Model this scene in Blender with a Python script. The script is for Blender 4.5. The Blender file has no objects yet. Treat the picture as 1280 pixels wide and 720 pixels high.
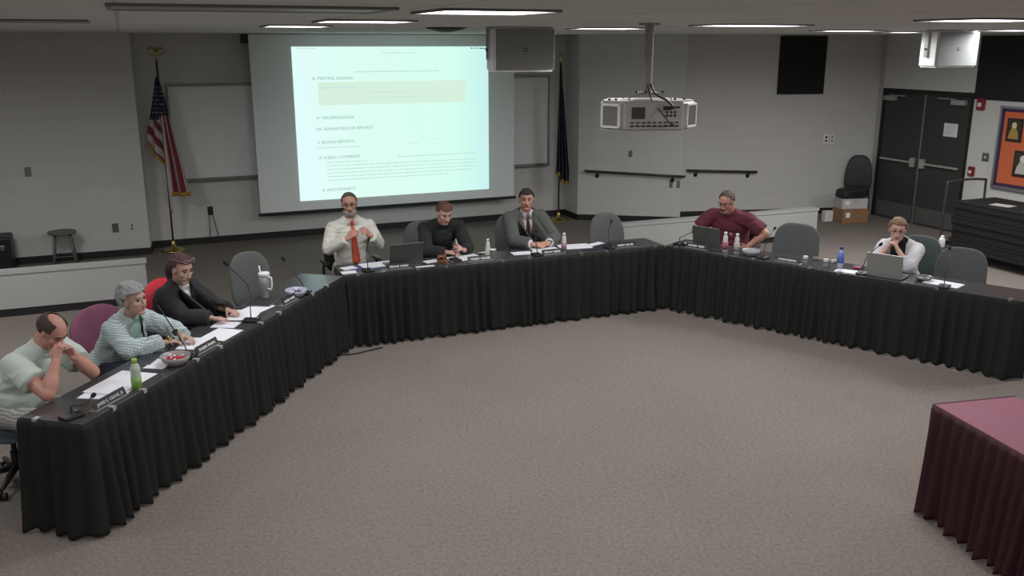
import bpy, bmesh, math, random
from mathutils import Vector, Matrix, noise, Euler
from mathutils.bvhtree import BVHTree
random.seed(7)
V=Vector; pi=math.pi
C=bpy.context.scene.collection
sc=bpy.context.scene
HC=2.95            # camera height
# ------------------------------------------------------------ materials
def lin(c):
    c=c/255.0
    return c/12.92 if c<=0.04045 else ((c+0.055)/1.055)**2.4
def rgb(t): return (lin(t[0]),lin(t[1]),lin(t[2]),1)
MC={}
def mat(name,col,rough=0.6,metal=0,var=0.08,scale=8,bump=0,bscale=40,spec=0.5,emit=None,es=0,alpha=1,trans=0,sheen=0):
    if name in MC: return MC[name]
    m=bpy.data.materials.new(name); m.use_nodes=True
    nt=m.node_tree; b=nt.nodes['Principled BSDF']; N=nt.nodes; L=nt.links
    b.inputs['Roughness'].default_value=rough; b.inputs['Metallic'].default_value=metal
    b.inputs['Specular IOR Level'].default_value=spec
    c=rgb(col)
    tc=N.new('ShaderNodeTexCoord'); nz=N.new('ShaderNodeTexNoise'); nz.inputs['Scale'].default_value=scale; nz.inputs['Detail'].default_value=4
    L.new(tc.outputs['Object'],nz.inputs['Vector'])
    mx=N.new('ShaderNodeMix'); mx.data_type='RGBA'
    mx.inputs[6].default_value=tuple(x*(1-var) for x in c[:3])+(1,)
    mx.inputs[7].default_value=tuple(min(1,x*(1+var)) for x in c[:3])+(1,)
    L.new(nz.outputs['Fac'],mx.inputs[0]); L.new(mx.outputs[2],b.inputs['Base Color'])
    if bump:
        n2=N.new('ShaderNodeTexNoise'); n2.inputs['Scale'].default_value=bscale; n2.inputs['Detail'].default_value=3
        L.new(tc.outputs['Object'],n2.inputs['Vector'])
        bp=N.new('ShaderNodeBump'); bp.inputs['Strength'].default_value=bump; bp.inputs['Distance'].default_value=0.01
        L.new(n2.outputs['Fac'],bp.inputs['Height']); L.new(bp.outputs['Normal'],b.inputs['Normal'])
    if emit:
        b.inputs['Emission Color'].default_value=rgb(emit); b.inputs['Emission Strength'].default_value=es
    if trans: b.inputs['Transmission Weight'].default_value=trans
    if sheen: b.inputs['Sheen Weight'].default_value=sheen
    if alpha<1: b.inputs['Alpha'].default_value=alpha
    MC[name]=m; return m
def block_mat(name,col,bw=0.4,bh=0.2):
    m=mat(name,col,0.65,var=0.05,scale=1.3); nt=m.node_tree; N=nt.nodes; L=nt.links; b=N['Principled BSDF']
    uv=N.new('ShaderNodeUVMap')
    br=N.new('ShaderNodeTexBrick'); br.inputs['Scale'].default_value=1; br.inputs['Brick Width'].default_value=bw; br.inputs['Row Height'].default_value=bh
    br.inputs['Mortar Size'].default_value=0.006; br.inputs['Mortar Smooth'].default_value=0.6
    c=rgb(col)
    src=b.inputs['Base Color'].links[0].from_socket
    br.inputs['Color1'].default_value=(1,1,1,1); br.inputs['Color2'].default_value=(0.97,0.97,0.97,1); br.inputs['Mortar'].default_value=(0.91,0.91,0.91,1)
    L.new(uv.outputs['UV'],br.inputs['Vector'])
    mm=N.new('ShaderNodeMix'); mm.data_type='RGBA'; mm.blend_type='MULTIPLY'; mm.inputs[0].default_value=1
    L.new(src,mm.inputs[6]); L.new(br.outputs['Color'],mm.inputs[7]); L.new(mm.outputs[2],b.inputs['Base Color'])
    bp=N.new('ShaderNodeBump'); bp.inputs['Strength'].default_value=0.12; bp.inputs['Distance'].default_value=0.004; bp.invert=True
    L.new(br.outputs['Fac'],bp.inputs['Height']); L.new(bp.outputs['Normal'],b.inputs['Normal'])
    return m
def carpet_mat():
    m=mat('carpet',(121,114,108),0.95,var=0.10,scale=1.1,spec=0.1); nt=m.node_tree; N=nt.nodes; L=nt.links; b=N['Principled BSDF']
    src=b.inputs['Base Color'].links[0].from_socket
    tc=N.new('ShaderNodeTexCoord')
    nz=N.new('ShaderNodeTexNoise'); nz.inputs['Scale'].default_value=38; nz.inputs['Detail'].default_value=5; nz.inputs['Roughness'].default_value=0.75
    L.new(tc.outputs['Object'],nz.inputs['Vector'])
    cr=N.new('ShaderNodeValToRGB'); cr.color_ramp.elements[0].position=0.33; cr.color_ramp.elements[1].position=0.67
    cr.color_ramp.elements[0].color=(0.74,0.73,0.73,1); cr.color_ramp.elements[1].color=(1.22,1.21,1.20,1)
    L.new(nz.outputs['Fac'],cr.inputs['Fac'])
    mm=N.new('ShaderNodeMix'); mm.data_type='RGBA'; mm.blend_type='MULTIPLY'; mm.inputs[0].default_value=1
    L.new(src,mm.inputs[6]); L.new(cr.outputs['Color'],mm.inputs[7]); L.new(mm.outputs[2],b.inputs['Base Color'])
    bp=N.new('ShaderNodeBump'); bp.inputs['Strength'].default_value=0.5; bp.inputs['Distance'].default_value=0.01
    L.new(nz.outputs['Fac'],bp.inputs['Height']); L.new(bp.outputs['Normal'],b.inputs['Normal'])
    return m
def ceil_mat():
    m=mat('ceiling_tile',(212,213,210),0.9,var=0.06,scale=0.8); nt=m.node_tree; N=nt.nodes; L=nt.links; b=N['Principled BSDF']
    src=b.inputs['Base Color'].links[0].from_socket
    tc=N.new('ShaderNodeTexCoord'); mp=N.new('ShaderNodeMapping'); mp.inputs['Rotation'].default_value=(0,0,math.radians(-22.5))
    L.new(tc.outputs['Object'],mp.inputs['Vector'])
    br=N.new('ShaderNodeTexBrick'); br.inputs['Scale'].default_value=1; br.inputs['Brick Width'].default_value=1.22; br.inputs['Row Height'].default_value=0.61
    br.offset=0; br.inputs['Mortar Size'].default_value=0.012
    br.inputs['Color1'].default_value=(1,1,1,1); br.inputs['Color2'].default_value=(0.93,0.93,0.93,1); br.inputs['Mortar'].default_value=(0.7,0.7,0.7,1)
    L.new(mp.outputs['Vector'],br.inputs['Vector'])
    mm=N.new('ShaderNodeMix'); mm.data_type='RGBA'; mm.blend_type='MULTIPLY'; mm.inputs[0].default_value=1
    L.new(src,mm.inputs[6]); L.new(br.outputs['Color'],mm.inputs[7]); L.new(mm.outputs[2],b.inputs['Base Color'])
    return m
def plaid_mat(name,base,c2,c3,sc_=26):
    m=mat(name,base,0.85,var=0.08,scale=14); nt=m.node_tree; N=nt.nodes; L=nt.links; b=N['Principled BSDF']
    src=b.inputs['Base Color'].links[0].from_socket
    tc=N.new('ShaderNodeTexCoord'); prev=src
    nz=N.new('ShaderNodeTexNoise'); nz.inputs['Scale'].default_value=5
    L.new(tc.outputs['Object'],nz.inputs['Vector'])
    vm=N.new('ShaderNodeVectorMath'); vm.operation='MULTIPLY_ADD'
    vm.inputs[1].default_value=(0.1,0.1,0.1); L.new(nz.outputs['Color'],vm.inputs[0]); L.new(tc.outputs['Object'],vm.inputs[2])
    for k,(rot,col) in enumerate((((0,0,0.3),c2),((0.4,pi/2,0.2),c3))):
        mp=N.new('ShaderNodeMapping'); mp.inputs['Rotation'].default_value=rot
        L.new(vm.outputs[0],mp.inputs['Vector'])
        w=N.new('ShaderNodeTexWave'); w.inputs['Scale'].default_value=sc_/2.0*(1 if k else 1.3)
        L.new(mp.outputs['Vector'],w.inputs['Vector'])
        cr=N.new('ShaderNodeValToRGB'); cr.color_ramp.elements[0].position=0.5; cr.color_ramp.elements[1].position=0.8
        cr.color_ramp.elements[0].color=(0,0,0,1); cr.color_ramp.elements[1].color=(0.75,0.75,0.75,1)
        L.new(w.outputs['Fac'],cr.inputs['Fac'])
        mm=N.new('ShaderNodeMix'); mm.data_type='RGBA'; L.new(cr.outputs['Color'],mm.inputs[0]); L.new(prev,mm.inputs[6]); mm.inputs[7].default_value=rgb(col)
        prev=mm.outputs[2]
    L.new(prev,b.inputs['Base Color'])
    return m
# ------------------------------------------------------------ objects
def tag(o,label=None,cat=None,group=None,kind=None):
    if label: o['label']=label
    if cat: o['category']=cat
    if group: o['group']=group
    if kind: o['kind']=kind
    return o
def empty(name,loc,rz,label,cat,group=None):
    o=bpy.data.objects.new(name,None); C.objects.link(o); o.location=loc; o.rotation_euler=(0,0,rz); o.empty_display_size=0.1
    bpy.context.view_layer.update()
    return tag(o,label,cat,group)
def mk(name,bm,m,parent=None,world=False,smooth=False,recalc=True):
    if recalc: bmesh.ops.recalc_face_normals(bm,faces=bm.faces)
    me=bpy.data.meshes.new(name); bm.to_mesh(me); bm.free()
    ms=m if isinstance(m,(list,tuple)) else [m]
    for x in ms: me.materials.append(x)
    if smooth:
        for p in me.polygons: p.use_smooth=True
    o=bpy.data.objects.new(name,me); C.objects.link(o)
    if parent:
        o.parent=parent
        if world:
            M=Matrix.Identity(4); q=parent; ch=[]
            while q: ch.append(q); q=q.parent
            for q in reversed(ch): M=M@Matrix.LocRotScale(q.location,q.rotation_euler,q.scale)
            me.transform(M.inverted())
    return o
def copy_tree(o,parent=None,root=True):
    c=o.copy(); C.objects.link(c)
    if parent: c.parent=parent
    for ch in [x for x in bpy.data.objects if x.parent==o]: copy_tree(ch,c)
    return c
def box(bm,c,s,R=None,bev=0,seg=2):
    r=bmesh.ops.create_cube(bm,size=1); vs=r['verts']
    bmesh.ops.scale(bm,vec=s,verts=vs)
    if bev:
        es=list({e for v in vs for e in v.link_edges})
        rr=bmesh.ops.bevel(bm,geom=es,offset=bev,segments=seg,affect='EDGES',profile=0.5)
        vs=list({v for f in rr['faces'] for v in f.verts}|{v for v in vs if v.is_valid})
    M=Matrix.Translation(V(c))@(R.to_4x4() if R else Matrix.Identity(4))
    bmesh.ops.transform(bm,matrix=M,verts=vs)
    return vs
def rz(a): return Matrix.Rotation(a,3,'Z')
def frame_to(d):
    d=V(d).normalized(); return d.to_track_quat('Z','Y').to_matrix()
def cyl(bm,p0,p1,r0,r1=None,seg=20,caps=True):
    p0=V(p0);p1=V(p1); r1=r0 if r1 is None else r1
    d=p1-p0
    M=Matrix.Translation((p0+p1)/2)@frame_to(d).to_4x4()
    return bmesh.ops.create_cone(bm,cap_ends=caps,segments=seg,radius1=r0,radius2=r1,depth=d.length,matrix=M)['verts']
def sph(bm,c,r,axes=None,u=16,v=12):
    if not hasattr(r,'__len__'): r=(r,r,r)
    M=Matrix.Translation(V(c))@(axes.to_4x4() if axes else Matrix.Identity(4))@Matrix.Diagonal((r[0],r[1],r[2],1))
    return bmesh.ops.create_uvsphere(bm,u_segments=u,v_segments=v,radius=1,matrix=M)['verts']
def tube(bm,pts,r,seg=8,rs=None,closed=False):
    pts=[V(p) for p in pts]; n=len(pts); rings=[]
    up=V((0,0,1))
    t0=(pts[1]-pts[0]).normalized()
    nrm=t0.orthogonal().normalized()
    for i,p in enumerate(pts):
        a=pts[max(0,i-1)]; b=pts[min(n-1,i+1)]
        t=(b-a).normalized()
        nrm=(nrm-t*nrm.dot(t)).normalized(); bn=t.cross(nrm)
        rr=rs[i] if rs else r
        rings.append([bm.verts.new(p+(nrm*math.cos(2*pi*k/seg)+bn*math.sin(2*pi*k/seg))*rr) for k in range(seg)])
    for i in range(n-1):
        for k in range(seg):
            bm.faces.new((rings[i][k],rings[i][(k+1)%seg],rings[i+1][(k+1)%seg],rings[i+1][k]))
    bm.faces.new(rings[0][::-1]); bm.faces.new(rings[-1])
def spline(pts,n=8):
    pts=[V(p) for p in pts]; out=[]
    P=[pts[0]*2-pts[1]]+pts+[pts[-1]*2-pts[-2]]
    for i in range(1,len(P)-2):
        for k in range(n):
            t=k/n; a,b,c,d=P[i-1],P[i],P[i+1],P[i+2]
            out.append(0.5*((2*b)+(-a+c)*t+(2*a-5*b+4*c-d)*t*t+(-a+3*b-3*c+d)*t**3))
    out.append(pts[-1]); return out
def lathe(bm,prof,c=(0,0,0),seg=24,R=None):
    c=V(c); rings=[]
    for (r,z) in prof:
        if r<1e-5:
            p=V((0,0,z)); rings.append([bm.verts.new(c+(R@p if R else p))])
        else:
            ring=[]
            for k in range(seg):
                p=V((r*math.cos(2*pi*k/seg),r*math.sin(2*pi*k/seg),z)); ring.append(bm.verts.new(c+(R@p if R else p)))
            rings.append(ring)
    for a,b in zip(rings,rings[1:]):
        for k in range(seg):
            k2=(k+1)%seg
            if len(a)==1 and len(b)==1: continue
            if len(a)==1: bm.faces.new((a[0],b[k2],b[k]))
            elif len(b)==1: bm.faces.new((a[k],a[k2],b[0]))
            else: bm.faces.new((a[k],a[k2],b[k2],b[k]))
def quadbox(bm,a,b,z0,z1,th):
    """upright slab from floor point a to b (xy), thickness th to the left of a->b"""
    a=V((a[0],a[1],0));b=V((b[0],b[1],0)); d=(b-a).normalized(); n=V((-d.y,d.x,0))*th
    vs=[bm.verts.new(p+V((0,0,z))) for z in (z0,z1) for p in (a,b,b+n,a+n)]
    for f in ((0,1,2,3),(4,5,6,7),(0,1,5,4),(1,2,6,5),(2,3,7,6),(3,0,4,7)): bm.faces.new([vs[i] for i in f])
    uv=bm.loops.layers.uv.verify()
    for f in bm.faces:
        for l in f.loops:
            p=l.vert.co-a; l[uv].uv=(p.dot(d)+p.dot(V((-d.y,d.x,0))),l.vert.co.z)
def structure(name,bm,m,parent=None,smooth=False):
    o=mk(name,bm,m,parent,smooth=smooth)
    if not parent: o['kind']='structure'
    return o
# ------------------------------------------------------------ frames
A_=math.radians(22.5)
U=V((math.cos(A_),math.sin(A_),0)); W=V((-math.sin(A_),math.cos(A_),0))
class Tb:
    def __init__(s,a,b):
        s.a=V((a[0],a[1],0)); b=V((b[0],b[1],0)); s.len=(b-s.a).length; s.d=(b-s.a)/s.len; s.n=V((-s.d.y,s.d.x,0)); s.ang=math.atan2(s.d.y,s.d.x)
    def p(s,t,b,z=0): q=s.a+s.d*t+s.n*b; return V((q.x,q.y,z))
TL=Tb((-2.58,5.10),(-1.66,8.75)); TC=Tb((-1.66,8.75),(1.74,10.17)); TR=Tb((1.74,10.17),(4.55,7.82))
TW=0.457; TH=0.74
# ------------------------------------------------------------ room
M_wall=block_mat('painted_block_wall',(205,205,202))
M_carpet=carpet_mat(); M_ceil=ceil_mat()
M_base=mat('black_cove_base',(34,33,34),0.5)
M_dark=mat('black_laminate',(37,37,38),0.28,var=0.15,scale=3)
M_chrome=mat('brushed_metal',(190,190,190),0.3,1)
M_gold=mat('polished_brass',(190,172,108),0.25,1)
M_black=mat('black_plastic',(28,28,29),0.45)
M_white=mat('white_plastic',(205,205,203),0.4)
M_paper=mat('white_paper',(226,228,235),0.7,var=0.02)
bm=bmesh.new(); box(bm,(0,6,-0.05),(30,30,0.1)); structure('floor',bm,M_carpet)
bm=bmesh.new(); box(bm,(0,6,3.16),(30,30,0.12)); structure('ceiling',bm,M_ceil)
Lc=V((-5.24,12.98,0)); Lfar=Lc-U*5.2
Bl=V((-5.12,13.52,0)); Br=V((0.94,16.15,0)); A0=V((1.13,15.66,0)); A1=V((2.86,15.38,0)); B0=V((2.95,15.91,0)); BC=V((6.44,16.42,0))
D0=V((6.42,16.17,0)); 
Dd=V((0.383,-0.924,0)).normalized()
D1=D0+Dd*1.90; Dfar=D0+Dd*15
def wall(name,a,b,base=True,z0=0,z1=3.1,th=0.15,m=None):
    bm=bmesh.new(); quadbox(bm,a,b,z0,z1,th); structure(name,bm,m or M_wall)
    if base:
        d=(b-a).normalized(); n=V((d.y,-d.x,0))*0.008
        bm=bmesh.new(); quadbox(bm,a+n,b+n,0,0.10,0.008); structure('baseboard_'+name[5:],bm,M_base)
wall('wall_left',Lfar,Lc)
Bl2=V((-5.38,13.41,0)); wall('wall_alcove_left',Lc,Bl2); wall('wall_back',Bl2,Br); wall('wall_alcove_right',Br,A0)
wall('wall_back_center',A0,A1); wall('wall_step',A1,B0,False); wall('wall_back_right',B0,BC)
# door wall
bm=bmesh.new(); quadbox(bm,BC,D0,0,3.1,0.15); structure('wall_right_corner',bm,M_wall)
bm=bmesh.new(); quadbox(bm,D0,D1,2.22,3.1,0.15); structure('wall_over_doors',bm,M_wall)
wall('wall_right',D1,Dfar)
SL=V((-11.5,-4,0)); 
wall('wall_far_left',V((-11.5,-4.5,0)),Lfar,False)
wall('wall_behind_camera',V((12.5,-4.5,0)),V((-11.5,-4.5,0)),False)
wall('wall_far_right',Dfar,V((12.5,-4.5,0)),False)
# low ramp walls
M_low=mat('low_wall_paint',(170,172,169),0.6,var=0.04,scale=2)
def lowwall(name,a,b,h):
    bm=bmesh.new(); quadbox(bm,a,b,0.09,h-0.035,0.14); structure(name,bm,M_low)
    d=(b-a).normalized(); n=V((d.y,-d.x,0))
    bm=bmesh.new(); quadbox(bm,a+n*0.012-d*0.0,b+n*0.012+d*0.015,h-0.035,h,0.165); structure('trim_'+('1' if 'left' in name else '2'),bm,M_low)
    bm=bmesh.new(); quadbox(bm,a-n*0.01,b-n*0.01,0,0.09,0.12); structure('baseboard_'+name[5:],bm,M_base)
e=V((-4.27,10.37,0)); lowwall('wall_low_left',e-U*6.5,e,0.52)
e=V((4.77,14.09,0)); dr=(V((4.77,14.09,0))-V((3.90,13.73,0))).normalized(); lowwall('wall_low_right',e-dr*3.55,e,0.48)
# doors
M_door=mat('dark_brown_door',(56,55,55),0.45,var=0.1,scale=2)
M_frame=mat('dark_door_frame',(30,28,28),0.5)
Dn=V((-0.924,-0.383,0))   # into the room
bm=bmesh.new()
quadbox(bm,D0,D0+Dd*0.06,0,2.22,0.15); quadbox(bm,D1-Dd*0.06,D1,0,2.22,0.15); quadbox(bm,D0,D1,2.15,2.22,0.15)
structure('trim_3',bm,M_frame)
Rd=Matrix(((Dd.x,Dn.x,0),(Dd.y,Dn.y,0),(0,0,1)))   # x along wall, y into room
# (Dd x Dn) orientation
def dp(x,y,z): q=D0+Dd*x+Dn*y; return V((q.x,q.y,z))
for i in range(2):
    x0=0.065+i*0.886; 
    bm=bmesh.new(); box(bm,dp(x0+0.44,-0.03,1.075),(0.872,0.045,2.14),Rd,0.004)
    d=structure('door_%d'%(i+1),bm,M_door)
    bm=bmesh.new(); box(bm,dp(x0+0.44,0.035,1.03),(0.78,0.03,0.035),Rd,0.005); 
    xb=x0+(0.78 if i==0 else 0.10)
    box(bm,dp(xb,0.03,1.03),(0.09,0.07,0.16),Rd,0.012)
    o=mk('push_bar',bm,mat('dull_steel',(190,188,184),0.45,0.6),d); 
    for xx in (x0+0.05,x0+0.83): pass
    xc=x0+(0.16 if i==0 else 0.70)
    bm=bmesh.new(); box(bm,dp(xc,0.04,2.06),(0.26,0.07,0.075),Rd,0.006); box(bm,dp(xc+(0.2 if i==0 else -0.2),0.09,2.11),(0.34,0.03,0.012),Rd)
    b2=bmesh.new(); box(b2,dp(x0+0.44,-0.0055,0.17),(0.80,0.004,0.26),Rd,0.001); mk('kick_plate',b2,mat('kick_plate_grey',(92,90,88),0.5,0.2),d)
    mk('door_closer',bm,mat('closer_grey',(170,170,168),0.5,0.2),d)
bm=bmesh.new(); box(bm,dp(0.951,-0.005,1.075),(0.028,0.03,2.15),Rd,0.003); structure('trim_4',bm,mat('astragal_steel',(150,148,145),0.35,0.7))
# paper notice on right door
def bmflat(cx,cz,w,h,y=0.0,th=0.002):
    b=bmesh.new(); box(b,dp(cx,y,cz),(w,th,h),Rd); return b
def wobj(name,cx,cz,w,h,y,th,m,label=None,cat=None,parent=None,bev=0,group=None):
    b=bmesh.new(); box(b,dp(cx,y,cz),(w,th,h),Rd,bev); o=mk(name,b,m,parent)
    if label: tag(o,label,cat,group)
    return o
nt_=wobj('paper_notice',1.52,1.62,0.27,0.21,0.0005,0.003,M_paper,'white printed paper notice taped to the right hand dark door','notice')
b=bmesh.new()
for k in range(7): box(b,dp(1.52+random.uniform(-.01,.01),0.0035,1.70-k*0.024),(0.2-random.random()*0.05,0.001,0.006),Rd)
mk('printed_lines',b,mat('grey_ink',(190,190,198),0.8),nt_)
# black panel above the board, wall things on door wall
wobj('black_wall_panel',1.905+1.6,2.60,3.2,0.94,0.012,0.02,mat('matte_black_panel',(26,26,27),0.75),'long black panel high on wall right of the doors, above the orange board','panel')
def fire(name,cx,cz,w,h,label,cat):
    r=empty(name,dp(cx,0,cz),0,label,cat)
    b=bmesh.new(); box(b,dp(cx,0.025,cz),(w,0.05,h),Rd,0.008); mk('housing',b,mat('alarm_red',(124,28,40),0.4),r,True)
    b=bmesh.new(); box(b,dp(cx,0.056,cz-0.01),(w*0.5,0.014,h*0.34),Rd,0.004); mk('white_lens' if cat=='alarm' else 'pull_handle',b,mat('lens_white',(225,215,215),0.3),r,True)
fire('fire_alarm_strobe',2.05,2.06,0.13,0.18,'red fire alarm strobe with white lens beside the door top','alarm')
fire('fire_pull_station',2.03,1.03,0.10,0.14,'red fire alarm pull station at hand height right of doors','pull station')
sw=wobj('switch_plate',2.24,1.27,0.12,0.13,0.006,0.01,mat('plate_steel',(120,118,115),0.4,0.6),'grey metal wall plate between pull station and orange board','switch',bev=0.003)
wobj('switch_toggle',2.24,1.27,0.02,0.035,0.015,0.012,M_white,parent=sw)
# bulletin board
bb=empty('bulletin_board',dp(3.3,0,1.45),0,'orange bulletin board with dark purple border and framed pictures on right wall','bulletin board')
bx0,bx1,bz0,bz1=2.44,4.3,0.86,2.04
cx=(bx0+bx1)/2; cz=(bz0+bz1)/2
b=bmesh.new(); box(b,dp(cx,0.012,cz),(bx1-bx0,0.024,bz1-bz0),Rd); mk('orange_backing',b,mat('orange_paper',(206,106,66),0.8,var=0.05),bb,True)
b=bmesh.new()
for (x,z,w,h) in ((bx0+.035,cz,.05,bz1-bz0-.03),(bx1-.035,cz,.05,bz1-bz0-.03),(cx,bz0+.035,bx1-bx0-.03,.05),(cx,bz1-.035,bx1-bx0-.03,.05)): box(b,dp(x,0.026,z),(w,0.006,h),Rd)
mk('paper_border',b,mat('purple_border',(62,38,78),0.8),bb,True)
b=bmesh.new()
for (x,z,w,h) in ((bx0-.005,cz,.035,bz1-bz0+.04),(bx1,cz,.035,bz1-bz0+.04),(cx,bz0-.01,bx1-bx0+.04,.05),(cx,bz1,bx1-bx0+.04,.035)): box(b,dp(x,0.02,z),(w,0.045,h),Rd,0.004)
mk('aluminium_frame',b,mat('aluminium',(160,160,165),0.35,0.8),bb,True)
def picture(cx,cz,w,h,body,headc,label):
    r=empty('framed_picture',dp(cx,0.03,cz),0,label,'picture','pictures on the orange board')
    b=bmesh.new(); box(b,dp(cx,0.034,cz),(w,0.014,h),Rd,0.002); mk('black_frame',b,mat('frame_black',(38,34,30),0.6),r,True)
    b=bmesh.new(); box(b,dp(cx,0.043,cz),(w*0.78,0.003,h*0.82),Rd); mk('backdrop',b,mat('picture_ground',(60,52,40),0.6),r,True)
    b=bmesh.new()
    pts=[(-.34,-.38),(.34,-.38),(.26,-.1),(.12,.12),(-.12,.12),(-.26,-.1)]
    f=[b.verts.new(dp(cx+p[0]*w,0.046,cz+p[1]*h)) for p in pts]; g=[b.verts.new(dp(cx+p[0]*w,0.049,cz+p[1]*h)) for p in pts]
    b.faces.new(f); b.faces.new(g)
    for i in range(6): b.faces.new((f[i],f[(i+1)%6],g[(i+1)%6],g[i]))
    mk('printed_figure',b,mat('printed_figure_%d_%d'%(body[0],body[2]),body,0.7,var=0.25,scale=30),r,True)
    b=bmesh.new(); sph(b,dp(cx,0.048,cz+0.2*h),(0.16*w,0.004,0.14*h),Rd,12,8); mk('printed_head',b,mat('printed_head_%d_%d'%(headc[0],headc[2]),headc,0.7),r,True)
picture(2.70,1.72,0.26,0.34,(170,140,70),(215,205,170),'dark framed picture of a pale figure in yellow, upper on the board')
picture(2.92,1.24,0.32,0.38,(190,188,182),(220,215,205),'dark framed picture of a figure in white, lower on the board')
picture(3.45,1.72,0.28,0.34,(110,120,150),(210,180,150),'dark framed picture of a figure in blue, upper row further right')
# panel and outlets on wall_back_right
Bd=(BC-B0).normalized(); Bn=V((Bd.y,-Bd.x,0)); RB=Matrix(((Bd.x,Bn.x,0),(Bd.y,Bn.y,0),(0,0,1)))
def wp(base,d,n,x,y,z): q=base+d*x+n*y; return V((q.x,q.y,z))
b=bmesh.new(); box(b,wp(B0,Bd,Bn,2.06,0.02,2.595),(0.84,0.035,0.97),RB,0.004); tag(mk('black_acoustic_panel',b,mat('panel_fabric_black',(24,24,25),0.85)),'black rectangular panel on the wall left of the white hanging speaker','panel')
def plate(base,d,n,R,x,z,w,h,label,m=None,dark=True,name='wall_outlet',cat='outlet',group=None):
    b=bmesh.new(); box(b,wp(base,d,n,x,0.004,z),(w,0.008,h),R,0.002); o=mk(name,b,m or mat('ivory_plate',(150,147,142),0.5)); tag(o,label,cat,group)
    if dark:
        for dz in (-h*.2,h*.2):
            b=bmesh.new(); box(b,wp(base,d,n,x,0.010,z+dz),(w*.42,0.004,h*.24),R,0.001); mk('socket',b,mat('socket_dark',(40,40,40),0.5),o)
    return o
sp=plate(B0,Bd,Bn,RB,2.62,1.33,0.09,0.16,'white wall switch plate on right back wall near the doors',mat('plate_bright',(240,240,238),0.4),name='wall_switch',cat='switch')
plate(B0,Bd,Bn,RB,2.73,1.33,0.05,0.16,'slim white wall plate right of the larger white switch',mat('plate_bright',(240,240,238),0.4),name='wall_switch',cat='switch')
Ad=(A1-A0).normalized(); An=V((Ad.y,-Ad.x,0)); RA=Matrix(((Ad.x,An.x,0),(Ad.y,An.y,0),(0,0,1)))
plate(A0,Ad,An,RA,0.88,2.0-0.42-0.42,0.06,0.11,'small grey outlet plate high on wall under the projector',mat('grey_plate',(110,108,105),0.5),False)
plate(A0,Ad,An,RA,1.58,0.66,0.055,0.12,'left of two small grey outlets below the handrail',mat('grey_plate',(110,108,105),0.5),False)
plate(A0,Ad,An,RA,1.70,0.66,0.055,0.12,'right of two small grey outlets below the handrail',mat('grey_plate',(110,108,105),0.5),False)
# handrails
def rail(base,d,n,x0,x1,z0,z1,label):
    r=empty('handrail',wp(base,d,n,x0,0,z0),0,label,'handrail')
    b=bmesh.new(); tube(b,[wp(base,d,n,x0,0.02,z0),wp(base,d,n,x0+0.01,0.075,z0),wp(base,d,n,x1-0.01,0.075,z1),wp(base,d,n,x1,0.02,z1)],0.021,10); mk('rail_tube',b,mat('dark_rail',(40,38,37),0.4),r,True,True)
    for k in (0.12,0.88):
        x=x0+(x1-x0)*k; z=z0+(z1-z0)*k
        b=bmesh.new(); tube(b,[wp(base,d,n,x,0.075,z),wp(base,d,n,x,0.07,z-0.05),wp(base,d,n,x,0.005,z-0.08)],0.012,8); cyl(b,wp(base,d,n,x,0.0,z-0.08),wp(base,d,n,x,0.012,z-0.08),0.035); mk('bracket',b,mat('dark_rail',(40,38,37),0.4),r,True,True)
rail(A0,Ad,An,0.13,1.80,0.86,0.80,'long dark handrail on the wall below the projector')
rail(B0,Bd,Bn,0.10,1.36,0.83,0.78,'shorter dark handrail right of the longer one, behind maroon shirted man')
# back wall: whiteboards, cord outlet, projector screen
Kd=(Br-Bl).normalized(); Kn=V((Kd.y,-Kd.x,0)); RK=Matrix(((Kd.x,Kn.x,0),(Kd.y,Kn.y,0),(0,0,1)))
def kp(x,y,z): return wp(Bl,Kd,Kn,x,y,z)
def board(x0,x1,z0,z1,label):
    r=empty('whiteboard',kp((x0+x1)/2,0,z0),0,label,'whiteboard')
    b=bmesh.new(); box(b,kp((x0+x1)/2,0.012,(z0+z1)/2),(x1-x0,0.02,z1-z0),RK); mk('board_surface',b,mat('whiteboard_grey',(226,229,227),0.35,var=0.03,scale=1),r,True)
    b=bmesh.new()
    for (x,z,w,h) in (((x0+x1)/2,z1,x1-x0+.04,.035),((x0+x1)/2,z0,x1-x0+.04,.035),(x0,(z0+z1)/2,.03,z1-z0),(x1,(z0+z1)/2,.03,z1-z0)): box(b,kp(x,0.022,z),(w,0.04,h),RK,0.003)
    mk('board_frame',b,mat('board_alu',(128,128,126),0.4,0.6),r,True)
    b=bmesh.new(); box(b,kp((x0+x1)/2,0.06,z0-0.015),(x1-x0,0.09,0.018),RK,0.004); mk('marker_tray',b,mat('board_alu',(128,128,126),0.4,0.6),r,True)
KL=(Br-Bl).length
board(0.12,3.2,0.99,2.37,'grey white writing board left of projection screen, behind the striped flag')
board(3.4,6.26,0.93,2.42,'grey white writing board mostly hidden by the projection screen, right edge showing')
o=plate(Bl,Kd,Kn,RK,0.58,0.50,0.08,0.13,'dark wall outlet with two cords hanging, below left writing board',M_black)
b=bmesh.new(); tube(b,spline([kp(0.56,0.02,0.46),kp(0.55,0.04,0.3),kp(0.54,0.05,0.11)]),0.006); tube(b,spline([kp(0.6,0.02,0.46),kp(0.63,0.04,0.3),kp(0.66,0.05,0.11)]),0.006); mk('cord',b,M_black,o,smooth=True)
Ld=U; Ln=V((U.y,-U.x,0)); RL=Matrix(((Ld.x,Ln.x,0),(Ld.y,Ln.y,0),(0,0,1)))
plate(Lc,Ld,Ln,RL,-0.44,0.42,0.085,0.13,'grey wall plate low on left wall, right of the stool',mat('grey_plate2',(96,94,90),0.5),False)
plate(Lc,Ld,Ln,RL,-0.22,0.42,0.05,0.11,'small white outlet with dark sockets nearest the left wall corner',M_white)
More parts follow.
